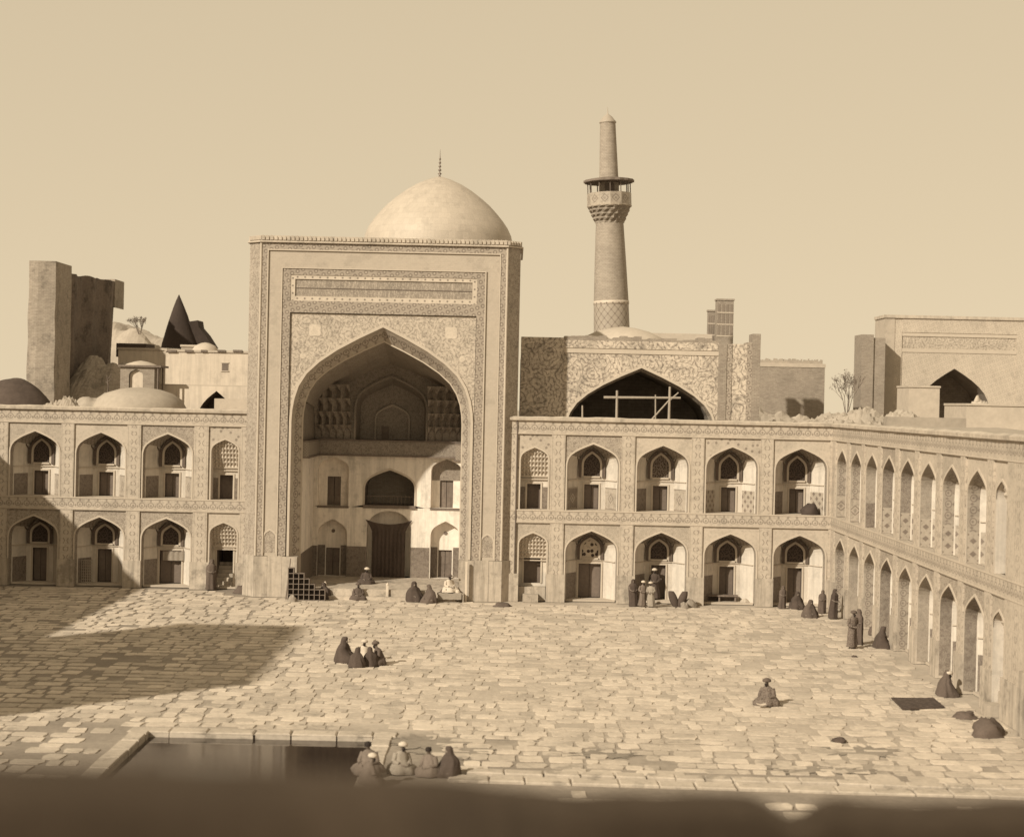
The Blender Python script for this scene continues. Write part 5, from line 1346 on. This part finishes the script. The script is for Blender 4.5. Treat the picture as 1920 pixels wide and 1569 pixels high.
bundle('cloth_bundle', 452, 1112, 0.42, 0.30, 0.42, 'cloth_brown', 'dark bundle at the foot of the left pier of the portal', 'bundle', 4.2)
bundle('cloth_bundle', 942, 1137, 0.48, 0.35, 0.22, 'cloth_brown', 'dark bundle lying at the right corner of the great portal', 'bundle', 5.2)
bundle('round_stone', 1398, 1133, 0.32, 0.28, 0.30, 'kerb', 'pale round boulder beside the bench of the third tall bay', 'stone', 6.2)
bundle('round_stone', 1603, 1232, 0.12, 0.1, 0.08, 'mud_dark', 'small dark stone on the paving below the standing man', 'stone', 7.2)
bundle('sack', 1293, 1138, 0.40, 0.3, 0.42, 'sack', 'pale sack right of the forked dark bags', 'sack', 8.1)
bundle('sack', 1284, 1140, 0.28, 0.25, 0.3, 'sack', 'smaller pale sack at the foot of the forked dark bags', 'sack', 9.4)
p = ground(1271, 1138)
fb = thing('saddle_bag', 'upright pair of dark bags forming a fork against the pier', 'bag', p)
for sx in (-1, 1):
    b = MB(); rows = []
    for k in range(9):
        f = k/8; r = 0.24*math.sin(math.pi*(0.16+0.70*f))**0.6
        rows.append([(sx*(0.10+0.28*f) + r*math.cos(a), r*0.8*math.sin(a), 0.85*f) for a in (2*math.pi*j/12 for j in range(12))])
    b.grid(rows, True); b.face(rows[-1]); b.obj('bag', 'cloth_black', fb, smooth=True)
# open book / cloth in front of the lone sitter
a = ground(1428, 1322, 0.12); bk = thing('open_book', 'small white open book on the lap of the lone sitter', 'book', a)
for sx in (-1, 1): o = MB().box(0 if sx > 0 else -0.17, 0.17 if sx > 0 else 0, -0.12, 0.12, 0, 0.02).obj('page', 'cloth_white', bk); o.rotation_euler = (0, -sx*0.2, 0)
# bench in the third tall bay
bn = thing('bench', 'low dark timber bench in the third tall bay of the right arcade', 'bench', (12.0, 95.3, 0.0))
MB().box(-1.3, 0.75, 0, 0.5, 0.40, 0.48).obj('seat', 'wood_dark', bn)
for x in (-1.2, -0.3, 0.6):
    MB().box(x-0.05, x+0.05, 0.05, 0.45, 0.12, 0.40).obj('leg', 'wood_dark', bn)
MB().box(-1.3, 0.75, 0.44, 0.5, 0.12, 0.40).obj('back_board', 'wood_dark', bn)
# stepped wooden lattice stand at the left of the portal
p = ground(540, 1124); cell = 0.285
ls = thing('lattice_stand', 'stepped wooden lattice of square compartments left of the portal step', 'stand', p)
for k, h in enumerate((6, 5, 5, 4, 3, 2, 2)):
    for x in ((k, k+1) if k == 0 else (k+1,)):
        MB().box(x*cell-0.02, x*cell+0.02, -0.25, 0.15, 0, max(h, 0)*cell+0.02).obj('upright', 'wood_grey', ls)
    for j in range(h+1): MB().box(k*cell+0.02, (k+1)*cell-0.02, -0.24, 0.14, j*cell-0.012+0.012, j*cell+0.03).obj('shelf', 'wood_grey', ls)
    MB().box(k*cell+0.02, (k+1)*cell-0.02, 0.14, 0.16, 0.0, h*cell).obj('back_board', 'wood_dark', ls)
tag(MB().tube(p + Vector((-0.15, 0.1, 0)), p + Vector((0.05, 0.3, 2.2)), 0.04, 0.03, 6).obj('leaning_pole', 'wood_grey', None), 'pole leaning beside the wooden lattice', 'pole')
bundle('basket', 548, 1128, 0.25, 0.22, 0.35, 'sack', 'pale basket at the foot of the wooden lattice', 'basket', 4.7)
# trader's stall at the right of the portal
st_ = thing('market_stall', 'low cloth-covered stall with a post at the right of the portal', 'stall', ground(845, 1129))
MB().box(-0.75, 0.70, -0.1, 0.5, 0.42, 0.48).obj('table_top', 'wood_pale', st_)
for x in (-0.7, 0.64): MB().box(x, x+0.06, -0.08, 0.0, 0, 0.42).obj('leg', 'wood_pale', st_)
rows = [[(-0.72 + 1.3*i/12, y, z + 0.015*math.sin(i*1.7)) for i in range(13)] for y, z in ((-0.14, 0.16), (-0.14, 0.47), (-0.1, 0.50), (0.3, 0.50))]
MB().grid(rows).obj('cloth', 'cloth_tan', st_)
MB().box(0.74, 0.86, 0.2, 0.32, 0, 2.2).obj('post', 'whitewash', st_)
MB().bar((-0.8, 0.3, 1.05), (0.3, 0.35, 1.35), 0.05, 0.05).obj('rail', 'wood_pale', st_)
for i, (x, s_) in enumerate(((-0.45, 0.17), (-0.1, 0.14), (0.35, 0.16))):
    q = st_.location + Vector((x, 0.1, 0.50))
    bundle('sack', 0, 0, s_, s_*0.8, s_*1.1, ('cloth_brown', 'sack', 'cloth_white')[i], ('left brown', 'middle tan', 'right white')[i] + ' bag of goods on the portal stall', 'bag', 11+i, at_=q)

# wooden screen beside a door of the left arcade, and a heap on the upper floor of the last bay
sc_ = thing('lattice_screen', 'pale wooden lattice screen beside a door in the left arcade', 'screen', (-23.95, D_L+0.75, 0.12))
for i in range(6): MB().box(-0.33+0.12*i-0.015, -0.33+0.12*i+0.015, 0, 0.03, 0, 1.35).obj('upright', 'wood_pale', sc_)
for j in range(9): MB().box(-0.35, 0.30, 0.03, 0.055, 0.05+0.155*j, 0.08+0.155*j).obj('slat', 'wood_pale', sc_)
bundle('fodder_heap', 0, 0, 0.48, 0.32, 0.6, 'leaf_dark', 'dark heap of brushwood in the upper right bay near the corner', 'heap', 21.0, at_=Vector((16.55, D_R+0.62, 5.06)))
dc = thing('door_curtain', 'short pale cloth hung across a ground floor door of the left arcade', 'curtain', (-19.2, D_L+1.42, 0))
MB().grid([[(-0.60+1.2*i/16, 0.03*math.sin(i*1.6), z) for i in range(17)] for z in (1.98, 1.75, 1.45)]).obj('cloth', 'sack', dc, smooth=True)
MB().tube((-0.66, 0, 1.98), (0.66, 0, 1.98), 0.02, n=6).obj('rod', 'wood_dark', dc)
